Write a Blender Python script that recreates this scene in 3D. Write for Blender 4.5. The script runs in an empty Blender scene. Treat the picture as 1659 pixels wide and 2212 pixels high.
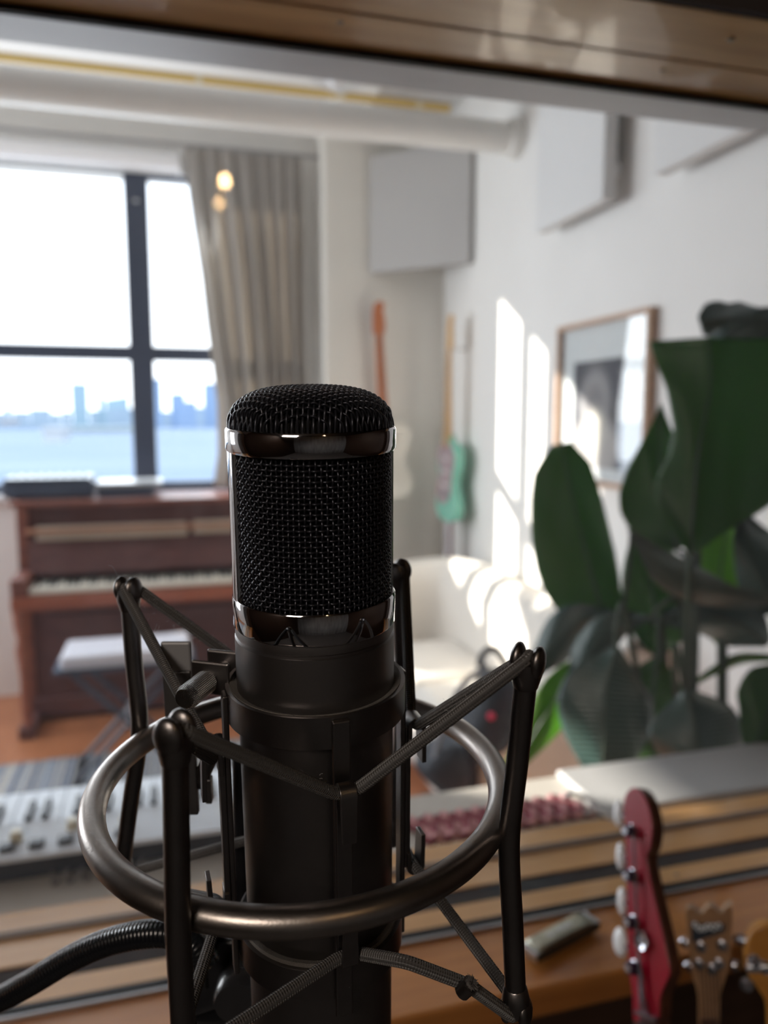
import bpy, bmesh, math, random
import numpy as np
from mathutils import Vector, Matrix
random.seed(7); rng = np.random.default_rng(7)
SC = bpy.context.scene; COL = SC.collection
R = math.radians

# ------------------------------------------------------------------ camera
FPX, CX, CY = 1660.0, 829.5, 1106.0
CAM = np.array([0.0, 0.0, 1.5]); PITCH = R(6.9); HEAD = R(74.35)
FH = np.array([math.cos(HEAD), math.sin(HEAD), 0]); RT = np.array([FH[1], -FH[0], 0]); ZZ = np.array([0, 0, 1.0])
FW = FH*math.cos(PITCH) - ZZ*math.sin(PITCH); UP = FH*math.sin(PITCH) + ZZ*math.cos(PITCH)
cd = bpy.data.cameras.new('camera'); cam = bpy.data.objects.new('camera', cd); COL.objects.link(cam)
m = Matrix(((RT[0], UP[0], -FW[0], CAM[0]), (RT[1], UP[1], -FW[1], CAM[1]), (RT[2], UP[2], -FW[2], CAM[2]), (0, 0, 0, 1)))
cam.matrix_world = m; SC.camera = cam
cd.sensor_fit = 'VERTICAL'; cd.sensor_height = 36.0; cd.lens = 36.0*FPX/2212.0; cd.clip_start = 0.02; cd.clip_end = 12000
cd.dof.use_dof = True; cd.dof.focus_distance = 0.236; cd.dof.aperture_fstop = cd.lens/3.3

# ------------------------------------------------------------------ world, sun, exposure
w = bpy.data.worlds.new('sky'); SC.world = w; w.use_nodes = True
nt = w.node_tree; nt.nodes.clear()
out = nt.nodes.new('ShaderNodeOutputWorld'); bg = nt.nodes.new('ShaderNodeBackground')
tc = nt.nodes.new('ShaderNodeTexCoord'); sp = nt.nodes.new('ShaderNodeSeparateXYZ'); cr = nt.nodes.new('ShaderNodeValToRGB')
nt.links.new(tc.outputs['Generated'], sp.inputs[0]); nt.links.new(sp.outputs['Z'], cr.inputs[0])
cr.color_ramp.elements[0].position = 0.0; cr.color_ramp.elements[0].color = (0.93, 0.97, 1.0, 1)
cr.color_ramp.elements[1].position = 0.6; cr.color_ramp.elements[1].color = (0.62, 0.78, 1.0, 1)
nt.links.new(cr.outputs[0], bg.inputs['Color']); nt.links.new(bg.outputs[0], out.inputs[0])
bg.inputs['Strength'].default_value = 3.2
SUN_DIR = Vector((1.69, -1.026, -0.622)).normalized()
sl = bpy.data.lights.new('sun', 'SUN'); sl.energy = 17.0; sl.angle = R(0.6); sl.color = (1.0, 0.93, 0.82)
so = bpy.data.objects.new('sun', sl); COL.objects.link(so); so.rotation_euler = SUN_DIR.to_track_quat('-Z', 'Y').to_euler()
def area(name, loc, target, sx, sy, power, color, spread=180):
    l = bpy.data.lights.new(name, 'AREA'); l.shape = 'RECTANGLE'; l.size = sx; l.size_y = sy; l.energy = power; l.color = color; l.spread = R(spread)
    o = bpy.data.objects.new(name, l); COL.objects.link(o); o.location = loc
    o.rotation_euler = (Vector(target)-Vector(loc)).to_track_quat('-Z', 'Y').to_euler(); return o
area('daylight_through_left_window', (-3.05, 3.6, 1.7), (1.5, 2.9, 1.3), 1.2, 1.4, 41, (0.92, 0.96, 1.0), 140)
area('booth_fill_light', (-.95, -1.0, 2.4), (.2, .3, 1.2), .6, .6, 17, (1.0, .86, .74))  # fill lamp without a fixture, added out of view to lift the dark booth
area('daylight_through_far_window', (-0.75, 4.40, 1.95), (-0.6, 1.0, 1.2), 2.1, 1.5, 36, (0.88, 0.95, 1.0))
SC.view_settings.view_transform = 'Standard'; SC.view_settings.look = 'None'
SC.view_settings.gamma = 1.0; SC.view_settings.use_curve_mapping = False; SC.view_settings.exposure = 0.0
SC.cycles.use_denoising = True; SC.cycles.max_bounces = 10; SC.cycles.diffuse_bounces = 5; SC.cycles.glossy_bounces = 4
SC.cycles.transparent_max_bounces = 16; SC.cycles.caustics_reflective = False; SC.cycles.caustics_refractive = False
SC.cycles.sample_clamp_indirect = 6.0; SC.cycles.sample_clamp_direct = 0.0

# ------------------------------------------------------------------ point helpers
def ray(px, py):
    return FW + RT*((px-CX)/FPX) - UP*((py-CY)/FPX)
def on(px, py, axis, val):           # where the sight line meets the plane axis = val
    d = ray(px, py); t = (val-CAM[axis])/d[axis]; return CAM + d*t
def at(px, py, dep): return CAM + ray(px, py)*dep

# ------------------------------------------------------------------ mesh helpers
class MB:
    def __init__(s): s.v = []; s.f = []; s.uv = []; s.n = 0
    def add(s, v, f, uv=None):
        v = np.asarray(v, float).reshape(-1, 3); s.v.append(v)
        for q in f: s.f.append(tuple(int(i)+s.n for i in q))
        s.uv.append(np.zeros((len(v), 2)) if uv is None else np.asarray(uv, float)); s.n += len(v); return s
    def build(s, name, mat, parent=None, smooth=True, ang=35, bevel=0, sub=0):
        me = bpy.data.meshes.new(name); V = np.vstack(s.v)
        me.from_pydata(V.tolist(), [], s.f); me.update()
        UV = np.vstack(s.uv); ul = me.uv_layers.new(name='uv')
        li = np.zeros(len(me.loops), dtype=np.int32); me.loops.foreach_get('vertex_index', li)
        ul.data.foreach_set('uv', UV[li].ravel())
        me.materials.append(mat)
        bm = bmesh.new(); bm.from_mesh(me); bmesh.ops.recalc_face_normals(bm, faces=bm.faces); bm.to_mesh(me); bm.free()
        if smooth:
            me.polygons.foreach_set('use_smooth', [True]*len(me.polygons)); me.set_sharp_from_angle(angle=R(ang))
        o = bpy.data.objects.new(name, me); COL.objects.link(o)
        if parent is not None: o.parent = parent
        if bevel:
            b = o.modifiers.new('bevel', 'BEVEL'); b.width = bevel; b.segments = 2; b.limit_method = 'ANGLE'; b.angle_limit = R(40)
        if sub:
            q = o.modifiers.new('sub', 'SUBSURF'); q.levels = sub; q.render_levels = sub
        return o
    def box(s, x0, x1, y0, y1, z0, z1):
        v = [(x, y, z) for x in (x0, x1) for y in (y0, y1) for z in (z0, z1)]
        return s.add(v, [(0, 1, 3, 2), (4, 6, 7, 5), (0, 4, 5, 1), (2, 3, 7, 6), (0, 2, 6, 4), (1, 5, 7, 3)])
    def obox(s, c, ax, ay, az, hx, hy, hz):      # oriented box
        c, ax, ay, az = map(lambda q: np.asarray(q, float), (c, ax, ay, az))
        v = [c+ax*hx*a+ay*hy*b+az*hz*d for a in (-1, 1) for b in (-1, 1) for d in (-1, 1)]
        return s.add(v, [(0, 1, 3, 2), (4, 6, 7, 5), (0, 4, 5, 1), (2, 3, 7, 6), (0, 2, 6, 4), (1, 5, 7, 3)])
    def tube(s, pts, r, sides=12, closed=False, caps=True):
        P = np.asarray(pts, float); n = len(P); r = np.full(n, r) if np.isscalar(r) else np.asarray(r, float)
        if closed: T = np.roll(P, -1, 0)-np.roll(P, 1, 0)
        else: T = np.gradient(P, axis=0)
        T /= np.maximum(np.linalg.norm(T, axis=1), 1e-12)[:, None]
        N = np.zeros_like(P); a = np.array([0, 0, 1.0]) if abs(T[0, 2]) < .9 else np.array([1.0, 0, 0])
        N[0] = np.cross(T[0], a); N[0] /= np.linalg.norm(N[0])
        for i in range(1, n):
            q = N[i-1]-T[i]*np.dot(N[i-1], T[i]); l = np.linalg.norm(q); N[i] = q/l if l > 1e-9 else N[i-1]
        if closed:
            B0 = np.cross(T[0], N[0]); q = N[-1]-T[0]*np.dot(N[-1], T[0]); q /= np.linalg.norm(q)
            tw = math.atan2(np.dot(q, B0), np.dot(q, N[0]))
        else: tw = 0
        L = np.concatenate([[0], np.cumsum(np.linalg.norm(np.diff(P, axis=0), axis=1))])
        v = []; uv = []
        for i in range(n):
            B = np.cross(T[i], N[i]); o = -tw*i/n
            for k in range(sides):
                t = 2*math.pi*k/sides+o; v.append(P[i]+(N[i]*math.cos(t)+B*math.sin(t))*r[i]); uv.append((L[i], k/sides))
        f = []
        for i in range(n if closed else n-1):
            j = (i+1) % n
            for k in range(sides):
                l = (k+1) % sides; f.append((i*sides+k, i*sides+l, j*sides+l, j*sides+k))
        if caps and not closed: f += [tuple(range(sides))[::-1], tuple((n-1)*sides+k for k in range(sides))]
        return s.add(v, f, uv)
    def lathe(s, prof, seg=48, c=(0, 0, 0), ax=(1, 0, 0), ay=(0, 1, 0), az=(0, 0, 1), a0=0, a1=360, close=False):
        c, ax, ay, az = map(lambda q: np.asarray(q, float), (c, ax, ay, az)); full = abs(a1-a0) >= 360
        n = seg if full else seg+1; v = []; uv = []
        for i in range(n):
            t = R(a0+(a1-a0)*i/seg)
            for (r, z) in prof: v.append(c+(ax*math.sin(t)-ay*math.cos(t))*r+az*z); uv.append((t*.03, z))
        m = len(prof); f = []
        for i in range(seg):
            j = (i+1) % n
            for k in range(m if close else m-1):
                l = (k+1) % m; f.append((i*m+k, j*m+k, j*m+l, i*m+l))
        if close and not full: f += [tuple(range(m)), tuple((n-1)*m+k for k in range(m))[::-1]]
        return s.add(v, f, uv)
    def prism(s, outline, depth):                 # outline: 3-D points of one face, depth: extrusion vector
        O = np.asarray(outline, float); n = len(O); D = np.asarray(depth, float)
        f = [tuple(range(n)), tuple(range(2*n-1, n-1, -1))]+[(i, (i+1) % n, n+(i+1) % n, n+i) for i in range(n)]
        return s.add(np.vstack([O, O+D]), f)
    def grid(s, G, uv=None):
        G = np.asarray(G, float); a, b = G.shape[:2]
        f = [(i*b+j, (i+1)*b+j, (i+1)*b+j+1, i*b+j+1) for i in range(a-1) for j in range(b-1)]
        if uv is None: uv = [(i/(a-1), j/(b-1)) for i in range(a) for j in range(b)]
        return s.add(G.reshape(-1, 3), f, uv)
    def ball(s, c, r, seg=16, sc=(1, 1, 1), ax=(1, 0, 0), ay=(0, 1, 0), az=(0, 0, 1)):
        pr = [(max(1e-5, r*math.sin(math.pi*k/10))*1.0, -r*math.cos(math.pi*k/10)) for k in range(11)]
        ax, ay, az = [np.asarray(q, float)*k for q, k in zip((ax, ay, az), sc)]
        return s.lathe(pr, seg, c, ax, ay, az)
def smooth_path(P, n=8, closed=False):
    P = [np.asarray(p, float) for p in P]; N = len(P); o = []
    for i in range(N if closed else N-1):
        if closed: p0, p1, p2, p3 = P[(i-1) % N], P[i], P[(i+1) % N], P[(i+2) % N]
        else: p0, p1, p2, p3 = P[max(i-1, 0)], P[i], P[i+1], P[min(i+2, N-1)]
        for k in range(n):
            t = k/n; o.append(.5*((2*p1)+(-p0+p2)*t+(2*p0-5*p1+4*p2-p3)*t*t+(-p0+3*p1-3*p2+p3)*t**3))
    if not closed: o.append(P[-1])
    return np.array(o)
def round_path(P, r, n=6, closed=False, seg=10):
    P = [np.asarray(p, float) for p in P]; N = len(P); o = []
    idx = range(N) if closed else range(1, N-1)
    if not closed: o.append(P[0])
    for i in idx:
        a, b, c = P[(i-1) % N], P[i], P[(i+1) % N]; la, lc = np.linalg.norm(a-b), np.linalg.norm(c-b)
        q = min(r, la*.45, lc*.45); s, e = b+(a-b)/la*q, b+(c-b)/lc*q
        for k in range(n+1): t = k/n; o.append((1-t)**2*s+2*t*(1-t)*b+t*t*e)
    if not closed: o.append(P[-1])
    o = np.array(o); res = []
    M = len(o)
    for i in range(M if closed else M-1):
        a, b = o[i], o[(i+1) % M]; k = max(1, int(np.linalg.norm(b-a)/(.004*seg/10)))
        for j in range(k): res.append(a+(b-a)*j/k)
    if not closed: res.append(o[-1])
    return np.array(res)
def empty(name, loc, label, cat, group=None, rot=None):
    o = bpy.data.objects.new(name, None); COL.objects.link(o); o.location = Vector(loc)
    if rot is not None: o.rotation_euler = rot
    o.empty_display_size = .01
    return tag(o, label, cat, group)
def tag(o, label, cat, group=None):
    o['label'] = label; o['category'] = cat
    if group: o['group'] = group
    return o
def struct(o): o['kind'] = 'structure'; return o
def adopt(o, parent):
    o.parent = parent; o.matrix_parent_inverse = Matrix.Translation(-Vector(parent.location)) if parent.type == 'EMPTY' and tuple(parent.rotation_euler) == (0, 0, 0) else Matrix()
    return o

# ------------------------------------------------------------------ materials
def nm(name):
    M = bpy.data.materials.new(name); M.use_nodes = True; n = M.node_tree; b = n.nodes['Principled BSDF']; return M, n, b
def mat(name, col, rough=.5, metal=0, spec=.5, noise=0, nscale=20, bump=0, bscale=200, coat=0, var=None, stretch=(1, 1, 1), sheen=0):
    M, n, b = nm(name); b.inputs['Base Color'].default_value = (*col, 1); b.inputs['Roughness'].default_value = rough
    b.inputs['Metallic'].default_value = metal; b.inputs['Specular IOR Level'].default_value = spec; b.inputs['Coat Weight'].default_value = coat
    b.inputs['Sheen Weight'].default_value = sheen
    if noise or bump:
        t = n.nodes.new('ShaderNodeTexCoord'); mp = n.nodes.new('ShaderNodeMapping'); mp.inputs['Scale'].default_value = stretch
        n.links.new(t.outputs['Object'], mp.inputs[0])
    if noise:
        z = n.nodes.new('ShaderNodeTexNoise'); z.inputs['Scale'].default_value = nscale; z.inputs['Detail'].default_value = 6
        n.links.new(mp.outputs[0], z.inputs[0]); r = n.nodes.new('ShaderNodeValToRGB')
        c2 = var or tuple(c*(1-noise) for c in col)
        r.color_ramp.elements[0].position = .3; r.color_ramp.elements[1].position = .7
        r.color_ramp.elements[0].color = (*c2, 1); r.color_ramp.elements[1].color = (*col, 1)
        n.links.new(z.outputs[0], r.inputs[0]); n.links.new(r.outputs[0], b.inputs['Base Color'])
    if bump:
        z = n.nodes.new('ShaderNodeTexNoise'); z.inputs['Scale'].default_value = bscale; z.inputs['Detail'].default_value = 3
        n.links.new(mp.outputs[0], z.inputs[0]); q = n.nodes.new('ShaderNodeBump'); q.inputs['Strength'].default_value = bump; q.inputs['Distance'].default_value = .0005
        n.links.new(z.outputs[0], q.inputs['Height']); n.links.new(q.outputs[0], b.inputs['Normal'])
    return M
def wood(name, c1, c2, rough=.4, scale=6, stretch=(1, 14, 14), coat=.2):
    M = mat(name, c1, rough, noise=1, nscale=scale, var=c2, stretch=stretch, coat=coat); return M
def glassmat(name, tint=(1, 1, 1), refl=1.0, haze=0.0):
    M = bpy.data.materials.new(name); M.use_nodes = True; n = M.node_tree; n.nodes.clear()
    o = n.nodes.new('ShaderNodeOutputMaterial'); tr = n.nodes.new('ShaderNodeBsdfTransparent'); tr.inputs[0].default_value = (*tint, 1)
    gl = n.nodes.new('ShaderNodeBsdfGlossy'); gl.inputs['Roughness'].default_value = 0.0
    fr = n.nodes.new('ShaderNodeFresnel'); fr.inputs[0].default_value = 1.5
    mu = n.nodes.new('ShaderNodeMath'); mu.operation = 'MULTIPLY'; mu.inputs[1].default_value = refl; mu.use_clamp = True
    gb = n.nodes.new('ShaderNodeNewGeometry'); fb = n.nodes.new('ShaderNodeMath'); fb.operation = 'SUBTRACT'; fb.inputs[0].default_value = 1.0
    n.links.new(gb.outputs['Backfacing'], fb.inputs[1]); fm = n.nodes.new('ShaderNodeMath'); fm.operation = 'MULTIPLY'
    n.links.new(fr.outputs[0], fm.inputs[0]); n.links.new(fb.outputs[0], fm.inputs[1]); n.links.new(fm.outputs[0], mu.inputs[0])
    mx = n.nodes.new('ShaderNodeMixShader'); n.links.new(mu.outputs[0], mx.inputs[0]); n.links.new(tr.outputs[0], mx.inputs[1]); n.links.new(gl.outputs[0], mx.inputs[2])
    last = mx
    if haze:
        tl = n.nodes.new('ShaderNodeBsdfTranslucent'); tl.inputs[0].default_value = (.9, .93, 1, 1)
        m2 = n.nodes.new('ShaderNodeMixShader'); tcn = n.nodes.new('ShaderNodeTexCoord')
        mp = n.nodes.new('ShaderNodeMapping'); mp.inputs['Scale'].default_value = (9, 1, 1.6); mp.inputs['Rotation'].default_value = (0, R(12), 0)
        z = n.nodes.new('ShaderNodeTexNoise'); z.inputs['Scale'].default_value = 4; z.inputs['Detail'].default_value = 4
        rp = n.nodes.new('ShaderNodeMapRange'); rp.inputs[1].default_value = .35; rp.inputs[2].default_value = .8; rp.inputs[3].default_value = haze*.7; rp.inputs[4].default_value = haze*1.8
        n.links.new(tcn.outputs['Object'], mp.inputs[0]); n.links.new(mp.outputs[0], z.inputs[0]); n.links.new(z.outputs[0], rp.inputs[0]); n.links.new(rp.outputs[0], m2.inputs[0])
        n.links.new(mx.outputs[0], m2.inputs[1]); n.links.new(tl.outputs[0], m2.inputs[2]); last = m2
    n.links.new(last.outputs[0], o.inputs[0]); return M
def translucent(name, col, tcol, fac, rough=.5, gloss=.04, veins=0):
    M = bpy.data.materials.new(name); M.use_nodes = True; n = M.node_tree; n.nodes.clear()
    o = n.nodes.new('ShaderNodeOutputMaterial'); d = n.nodes.new('ShaderNodeBsdfPrincipled'); d.inputs['Base Color'].default_value = (*col, 1); d.inputs['Roughness'].default_value = rough
    d.inputs['Specular IOR Level'].default_value = gloss*10
    t = n.nodes.new('ShaderNodeBsdfTranslucent'); t.inputs[0].default_value = (*tcol, 1)
    mx = n.nodes.new('ShaderNodeMixShader'); mx.inputs[0].default_value = fac
    n.links.new(d.outputs[0], mx.inputs[1]); n.links.new(t.outputs[0], mx.inputs[2]); n.links.new(mx.outputs[0], o.inputs[0])
    if veins:
        uv = n.nodes.new('ShaderNodeTexCoord'); wv = n.nodes.new('ShaderNodeTexWave'); wv.bands_direction = 'X'; wv.inputs['Scale'].default_value = veins
        wv.inputs['Distortion'].default_value = 1.5; bp = n.nodes.new('ShaderNodeBump'); bp.inputs['Strength'].default_value = .35; bp.inputs['Distance'].default_value = .004
        n.links.new(uv.outputs['UV'], wv.inputs[0]); n.links.new(wv.outputs[0], bp.inputs['Height']); n.links.new(bp.outputs[0], d.inputs['Normal'])
        rp = n.nodes.new('ShaderNodeValToRGB'); rp.color_ramp.elements[0].color = (*[c*.75 for c in col], 1); rp.color_ramp.elements[1].color = (*[c*1.15 for c in col], 1)
        n.links.new(wv.outputs[0], rp.inputs[0]); n.links.new(rp.outputs[0], d.inputs['Base Color'])
    return M
def wave_uv(M, sx, sy, strength, dist, diag=True):      # braided or knurled relief from the tube's own uv
    n = M.node_tree; b = n.nodes['Principled BSDF']; t = n.nodes.new('ShaderNodeTexCoord'); hs = []
    for sgn in ((1, -1) if diag else (1,)):
        s = n.nodes.new('ShaderNodeSeparateXYZ'); n.links.new(t.outputs['UV'], s.inputs[0])
        a = n.nodes.new('ShaderNodeMath'); a.operation = 'MULTIPLY'; a.inputs[1].default_value = sx; n.links.new(s.outputs[0], a.inputs[0])
        c = n.nodes.new('ShaderNodeMath'); c.operation = 'MULTIPLY_ADD'; c.inputs[1].default_value = sy*sgn*2*math.pi; n.links.new(s.outputs[1], c.inputs[0]); n.links.new(a.outputs[0], c.inputs[2])
        q = n.nodes.new('ShaderNodeMath'); q.operation = 'SINE'; n.links.new(c.outputs[0], q.inputs[0]); hs.append(q)
    if diag:
        mxx = n.nodes.new('ShaderNodeMath'); mxx.operation = 'MULTIPLY'; n.links.new(hs[0].outputs[0], mxx.inputs[0]); n.links.new(hs[1].outputs[0], mxx.inputs[1])
    else: mxx = hs[0]
    bp = n.nodes.new('ShaderNodeBump'); bp.inputs['Strength'].default_value = strength; bp.inputs['Distance'].default_value = dist
    n.links.new(mxx.outputs[0], bp.inputs['Height']); n.links.new(bp.outputs[0], b.inputs['Normal']); return M
def emit(name, col, s):
    M = bpy.data.materials.new(name); M.use_nodes = True; n = M.node_tree; n.nodes.clear(); o = n.nodes.new('ShaderNodeOutputMaterial')
    e = n.nodes.new('ShaderNodeEmission'); e.inputs[0].default_value = (*col, 1); e.inputs[1].default_value = s; n.links.new(e.outputs[0], o.inputs[0]); return M

plaster = mat('white_plaster', (.80, .79, .765), .85, noise=.04, nscale=3, bump=.2, bscale=60)
cream_pl = mat('cream_plaster', (.80, .775, .72), .85, noise=.04, nscale=3)
ceil_m = mat('ceiling_paint', (.80, .79, .77), .9)
greyp = mat('grey_paint', (.34, .34, .345), .6, noise=.06, nscale=8)
floor_m = wood('orange_floorboards', (.50, .20, .09), (.36, .13, .055), .35, 5, (14, 1, 1), .1)
boothwood = wood('dark_booth_wood', (.060, .030, .018), (.035, .017, .010), .55, 5, (1, 8, 8), 0)
boothceil = mat('dark_acoustic_cloth', (.03, .022, .02), .95)
framewood = wood('golden_frame_wood', (.64, .36, .15), (.54, .29, .11), .38, 7, (1, 12, 12), .25)
ledgewood = wood('orange_ledge_wood', (.54, .22, .055), (.40, .15, .038), .38, 6, (1, 12, 12), .3)
soffwood = wood('bronze_soffit_wood', (.66, .40, .16), (.46, .26, .10), .32, 5, (1, 10, 10), .35)
rubber = mat('black_rubber', (.015, .015, .017), .6)
felt_blk = mat('black_felt', (.012, .012, .013), .95)
alu = mat('aluminium', (.62, .64, .68), .35, 1)
steel_dk = mat('black_steel_frame', (.04, .052, .085), .5)
white_m = mat('white_paint', (.85, .85, .85), .5)
screwm = mat('screw_metal', (.30, .26, .2), .35, 1)

# ------------------------------------------------------------------ structure: far room
XR, YW, YB, ZC = 1.53, 4.20, 4.45, 3.15
def sbox(name, mt, *a, parent=None, bevel=0): 
    o = MB().box(*a).build(name, mt, parent, smooth=False, bevel=bevel)
    if parent is None: struct(o)
    return o
sbox('floor', floor_m, -3.3, 1.7, -2.0, 4.7, -.1, 0)
sbox('ceiling', ceil_m, -3.3, 1.7, .95, 4.7, ZC, ZC+.1)
sbox('wall_right', plaster, XR, XR+.1, .90, 4.7, 0, ZC)
WX0, WX1, WZ0, WZ1 = -2.0, .60, 1.10, 2.80
wb = MB(); wb.box(-3.3, WX0, YB, YB+.2, 0, ZC); wb.box(WX1, .86, YB, YB+.2, 0, ZC); wb.box(WX0, WX1, YB, YB+.2, 0, WZ0-.03); wb.box(WX0, WX1, YB, YB+.2, WZ1, ZC)
struct(wb.build('wall_far', plaster, smooth=False))
sbox('wall_far_pier', cream_pl, .85, XR, YW, YB+.2, 0, ZC)
wl = MB(); wl.box(-3.3, -3.2, .9, 3.3, 0, ZC); wl.box(-3.3, -3.2, 4.3, 4.7, 0, ZC); wl.box(-3.3, -3.2, 3.3, 4.3, 0, .9); wl.box(-3.3, -3.2, 3.3, 4.3, 2.4, ZC)
struct(wl.build('wall_left', plaster, smooth=False))
sbox('trim_1', white_m, .84, .90, YB-.02, YB, 0, .12)

# window in the far wall
ym = YB+.05
def X_at(px, py, Y): return on(px, py, 1, Y)[0]
xm0, xm1 = X_at(274, 600, ym), X_at(326, 600, ym)
zt = on(200, 358, 1, ym)[2]; zr0, zr1 = on(150, 776, 1, ym)[2], on(150, 745, 1, ym)[2]
wf = MB()
wf.box(WX0, WX0+.07, ym-.03, ym+.03, WZ0, WZ1); wf.box(WX1-.07, WX1, ym-.03, ym+.03, WZ0, WZ1)
wf.box(WX0, WX1, ym-.03, ym+.03, zt, WZ1); wf.box(WX0, WX1, ym-.03, ym+.03, WZ0, WZ0+.05)
wf.box(xm0, xm1, ym-.035, ym+.035, WZ0, WZ1); wf.box(WX0, WX1, ym-.03, ym+.03, zr0, zr1)
wf.box(-1.15, -1.05, ym-.03, ym+.03, WZ0, WZ1); wf.box(xm1, WX1, ym-.028, ym+.028, zt-.045, zt)
win = struct(wf.build('window_1', steel_dk, smooth=False, bevel=.004))
MB().box(WX0+.02, WX1-.02, ym-.004, ym+.004, WZ0, WZ1).build('glass_pane', glassmat('window_glass', refl=.6), win, smooth=False)
MB().box(WX0-.03, WX1+.03, YB-.05, YB+.02, WZ0-.03, WZ0).build('window_sill', white_m, win, smooth=False, bevel=.005)
MB().obox(((xm0+xm1)/2, ym-.042, on(290, 438, 1, ym)[2]), (1, 0, 0), (0, 1, 0), (0, 0, 1), .014, .008, .008).build('window_latch', alu, win, bevel=.003)

# roller blind cassette
bl = empty('roller_blind', (-.7, YB-.06, WZ1+.02), 'white roller blind rolled up above the black framed window', 'blind')
zb = on(200, 335, 1, YB-.06)[2]
adopt(MB().tube([(-2.0, YB-.06, zb), (X_at(385, 345, YB-.06), YB-.06, zb)], .048, 20).build('roller', mat('blind_cloth', (.86, .86, .88), .7)), bl)
for x in (-1.95, X_at(388, 345, YB-.06)): adopt(MB().obox((x, YB-.04, zb), (1, 0, 0), (0, 1, 0), (0, 0, 1), .006, .05, .055).build('bracket', white_m, bevel=.003), bl)

# ------------------------------------------------------------------ partition with the double glazed control room window
G1, G2, GX0, GX1 = .764, .888, -1.1, 1.36
ZS, ZT, ZT2 = .92, 1.85, 1.893
pb = MB(); pb.box(-3.3, 1.63, .70, .93, 0, ZS-.02); pb.box(-3.3, 1.63, .66, .93, ZT2+.03, ZC); pb.box(-3.3, 1.63, .612, .755, ZT+.031, ZC); pb.box(-3.3, GX0, .70, .93, ZS-.02, ZT2+.03); pb.box(GX1, 1.63, .70, .93, ZS-.02, ZT2+.03)
struct(pb.build('wall_partition', boothwood, smooth=False))
w2 = MB()
w2.box(GX0, GX1, G1+.006, .8045, ZS-.02, ZS); w2.box(GX0, GX1, .8346, G2-.006, ZS-.02, ZS); 
w2.box(GX0, GX1, G2+.006, .935, ZS-.02, ZS)
win2 = struct(w2.build('window_2', framewood, smooth=False, bevel=.001))
MB().box(GX0, GX1, .8045, .8346, ZS-.02, ZS-.002).build('felt_groove', felt_blk, win2, smooth=False)
MB().box(GX0, GX1, G1-.006, G1-.003, ZS-.001, ZS+.005).box(GX0, GX1, G1+.003, G1+.006, ZS-.001, ZS+.003).box(GX0, GX1, G1-.003, G1+.003, ZS-.01, ZS).build('glazing_gasket', rubber, win2, smooth=False)
MB().box(GX0, GX1, G1-.011, G1-.006, ZS-.001, ZS+.0035).build('glazing_bead', alu, win2, smooth=False, bevel=.001)
MB().box(GX0, GX1, G2-.005, G2-.003, ZS, ZS+.004).box(GX0, GX1, G2+.003, G2+.006, ZS, ZS+.003).build('glazing_gasket', mat('pale_bead', (.30, .24, .20), .5), win2, smooth=False)
MB().box(GX0, GX1, G1-.006, G1-.003, ZT-.006, ZT+.001).box(GX0, GX1, G1+.003, G1+.006, ZT-.004, ZT+.001).build('glazing_gasket', rubber, win2, smooth=False)
hz = MB(); hz.add([(GX0, G1+.004, ZT), (GX1, G1+.004, ZT), (GX1, G2+.045, ZT2), (GX0, G2+.045, ZT2), (GX0, G1+.004, ZT+.06), (GX1, G1+.004, ZT+.06), (GX1, G2+.045, ZT2+.06), (GX0, G2+.045, ZT2+.06)],
   [(0, 1, 2, 3), (4, 7, 6, 5), (0, 4, 5, 1), (2, 6, 7, 3), (1, 5, 6, 2), (0, 3, 7, 4)])
hz.build('window_head', greyp, win2, smooth=False)
gm = glassmat('studio_glass', refl=.9, haze=.004)
MB().box(GX0, GX1, G1-.003, G1+.003, ZS-.005, ZT+.005).build('near_glass_pane', gm, win2, smooth=False)
MB().box(GX0, GX1, G2-.003, G2+.003, ZS-.005, ZT2-.002).build('far_glass_pane', glassmat('studio_glass_far', refl=.25, haze=.0015), win2, smooth=False)
# soffit boards over the near pane
MB().box(GX0, GX1, .697, G1-.003, ZT, ZT+.03).build('soffit_board', soffwood, win2, smooth=False, bevel=.0008)
MB().box(GX0, GX1, .612, .6955, ZT+.001, ZT+.03).build('soffit_board', soffwood, win2, smooth=False, bevel=.0008)
struct(MB().box(GX0, GX1, .603, .6112, ZT+.0015, 2.49).build('trim_5', boothceil, smooth=False))
sc = MB()
for (px, py) in ((735, 48), (1578, 87), (1432, 152)):
    p = on(px, py, 2, ZT); sc.lathe([(.0001, -.0006), (.0022, -.0012), (.0034, -.0003), (.0036, .001)], 14, p)
sc.build('soffit_screws', screwm, win2)
sc = MB()
for (px, py) in ((1462, 1890), (306, 2148)):
    p = on(px, py, 2, ZS); sc.lathe([(.0001, .0002), (.0030, .0006), (.0036, .0001), (.0036, -.001)], 14, p)
sc.build('sill_screws', screwm, win2)
# ledge
led = struct(MB().box(GX0, 1.6, .655, G1-.003, ZS-.035, ZS-.001).build('trim_2', ledgewood, smooth=False, bevel=.004))

# ------------------------------------------------------------------ booth shell
sbox('floor_booth', mat('grey_carpet', (.20, .195, .20), .95, noise=.3, nscale=30), -1.4, 1.6, -2.0, .69, 0, .012)
sbox('wall_booth_right', boothwood, 1.6, 1.7, -2.0, .70, 0, 2.5)
sbox('wall_booth_left', boothwood, -1.5, -1.4, -2.0, .70, 0, 2.5)
sbox('wall_booth_back', mat('booth_fabric_wall', (.36, .34, .32), .9, noise=.5, nscale=2.5, stretch=(3, 1, .3)), -1.5, 1.7, -2.1, -2.0, 0, 2.5)
sbox('ceiling_booth', boothceil, -1.5, 1.7, -2.1, .70, 2.5, 2.6)
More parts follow.
